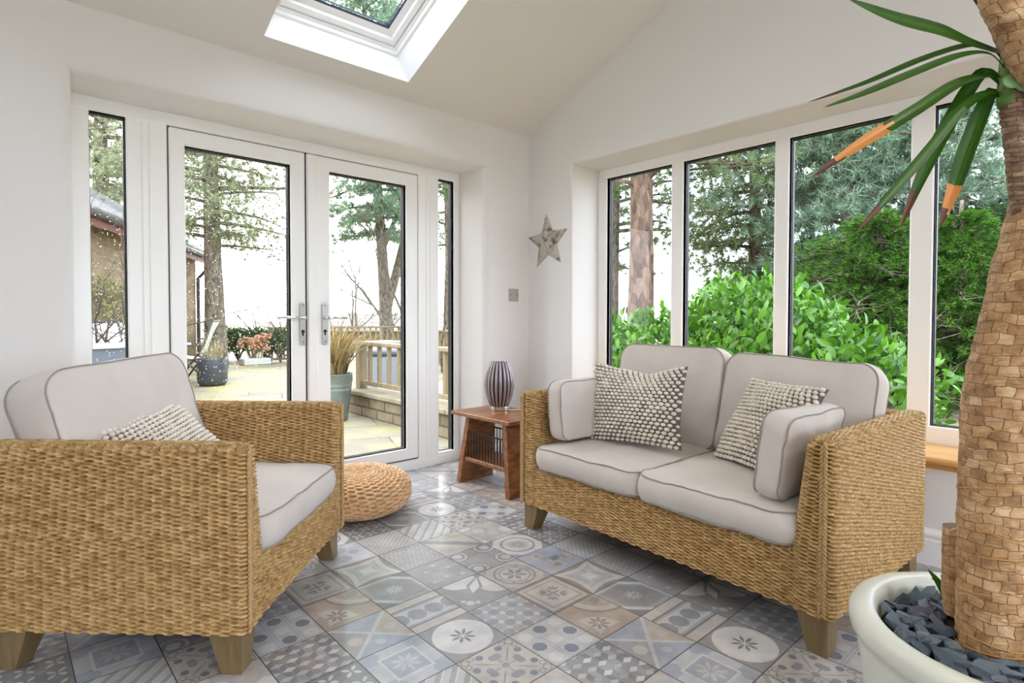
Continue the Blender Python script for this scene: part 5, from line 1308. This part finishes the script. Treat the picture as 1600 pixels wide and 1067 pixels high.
tree('yew_tree', 'dark feathery conifer in the fourth pane', at(1500, 7.2, GZ), 2.6, .10, .45, 2.45, 1.3, 84, 60, F_yew, M_greybark, 43, (16, .10, .014), .25, .6, .28, profile=lambda t: 1.0-.8*t**2.2, bare=.1)
tree('yew_tree', 'dark conifer further back between the laurel and the third pane mullion', at(1268, 11.5, GZ), 2.9, .12, .2, 2.7, 1.5, 80, 60, F_dark, M_greybark, 45, (16, .14, .018), .2, .6, .28, profile=lambda t: 1.0-.8*t**2.2, bare=.1)
tree('yew_tree', 'deep green conifer at the right edge behind the trunk of the yucca', at(1620, 8.2, GZ), 3.2, .12, .2, 3.0, 1.6, 90, 56, F_dark, M_greybark, 47, (16, .12, .016), .2, .6, .28, profile=lambda t: 1.0-.8*t**2.2, bare=.1)
tree('yew_tree', 'dark conifer filling the gap between third and fourth panes', at(1432, 10.4, GZ), 3.3, .12, .2, 3.1, 1.8, 100, 60, F_dark, M_greybark, 49, (16, .13, .018), .2, .6, .28, profile=lambda t: 1.0-.8*t**2.2, bare=.1)

# ------------------------------------------------------------------ light and picture settings
wd = bpy.data.worlds.new('overcast'); sc.world = wd; wd.use_nodes = True; N = wd.node_tree.nodes; L = wd.node_tree.links
bg = N['Background']; tc = N.new('ShaderNodeTexCoord'); 
vm = N.new('ShaderNodeVectorMath'); vm.operation = 'DOT_PRODUCT'
sd = Vector((-.10, .93, .36)).normalized(); vm.inputs[1].default_value = sd; L.new(tc.outputs['Generated'], vm.inputs[0])
mr = N.new('ShaderNodeMapRange'); mr.inputs['From Min'].default_value = .55; mr.inputs['From Max'].default_value = 1.0; mr.inputs['To Min'].default_value = 0; mr.inputs['To Max'].default_value = 1
L.new(vm.outputs['Value'], mr.inputs['Value'])
mx = N.new('ShaderNodeMix'); mx.data_type = 'RGBA'; mx.inputs[6].default_value = (.86, .95, 1.10, 1); mx.inputs[7].default_value = (1.8, 1.75, 1.68, 1)
L.new(mr.outputs['Result'], mx.inputs[0]); L.new(mx.outputs[2], bg.inputs['Color']); bg.inputs['Strength'].default_value = SKYS = 3.6
def fill_light(x, y, power):  # added lamps, out of view, put in to brighten the room
    z = roofz(y); t = thing('added_fill_light', 'added unseen round white downlight in the sloping ceiling', 'light', (x, y, z-.012), 0, 'added fill lights')
    mb = MB(); mb.lathe([(.055, .004), (.055, -.004), (.042, -.006), (.04, .0)], 24); mb.build('bezel', M_gloss, t, auto=40)
    ld = bpy.data.lights.new('fill_bulb', 'AREA'); ld.shape = 'DISK'; ld.size = .08; ld.energy = power; ld.color = (1, .93, .84)
    o = bpy.data.objects.new('fill_bulb', ld); COL.objects.link(o); o.parent = t; o.location = (0, 0, -.012)
for x in (-4.4, -2.9, -1.4):
    for y in (-4.9,): fill_light(x, y, 10)
sc.view_settings.view_transform = 'Standard'; sc.view_settings.look = 'None'; sc.view_settings.gamma = 1; sc.view_settings.exposure = 0.82
sc.cycles.use_denoising = True; sc.cycles.max_bounces = 12; sc.cycles.diffuse_bounces = 6; sc.cycles.glossy_bounces = 4; sc.cycles.transparent_max_bounces = 16; sc.cycles.transmission_bounces = 6
sc.cycles.sample_clamp_indirect = 8; sc.cycles.caustics_reflective = False; sc.cycles.caustics_refractive = False
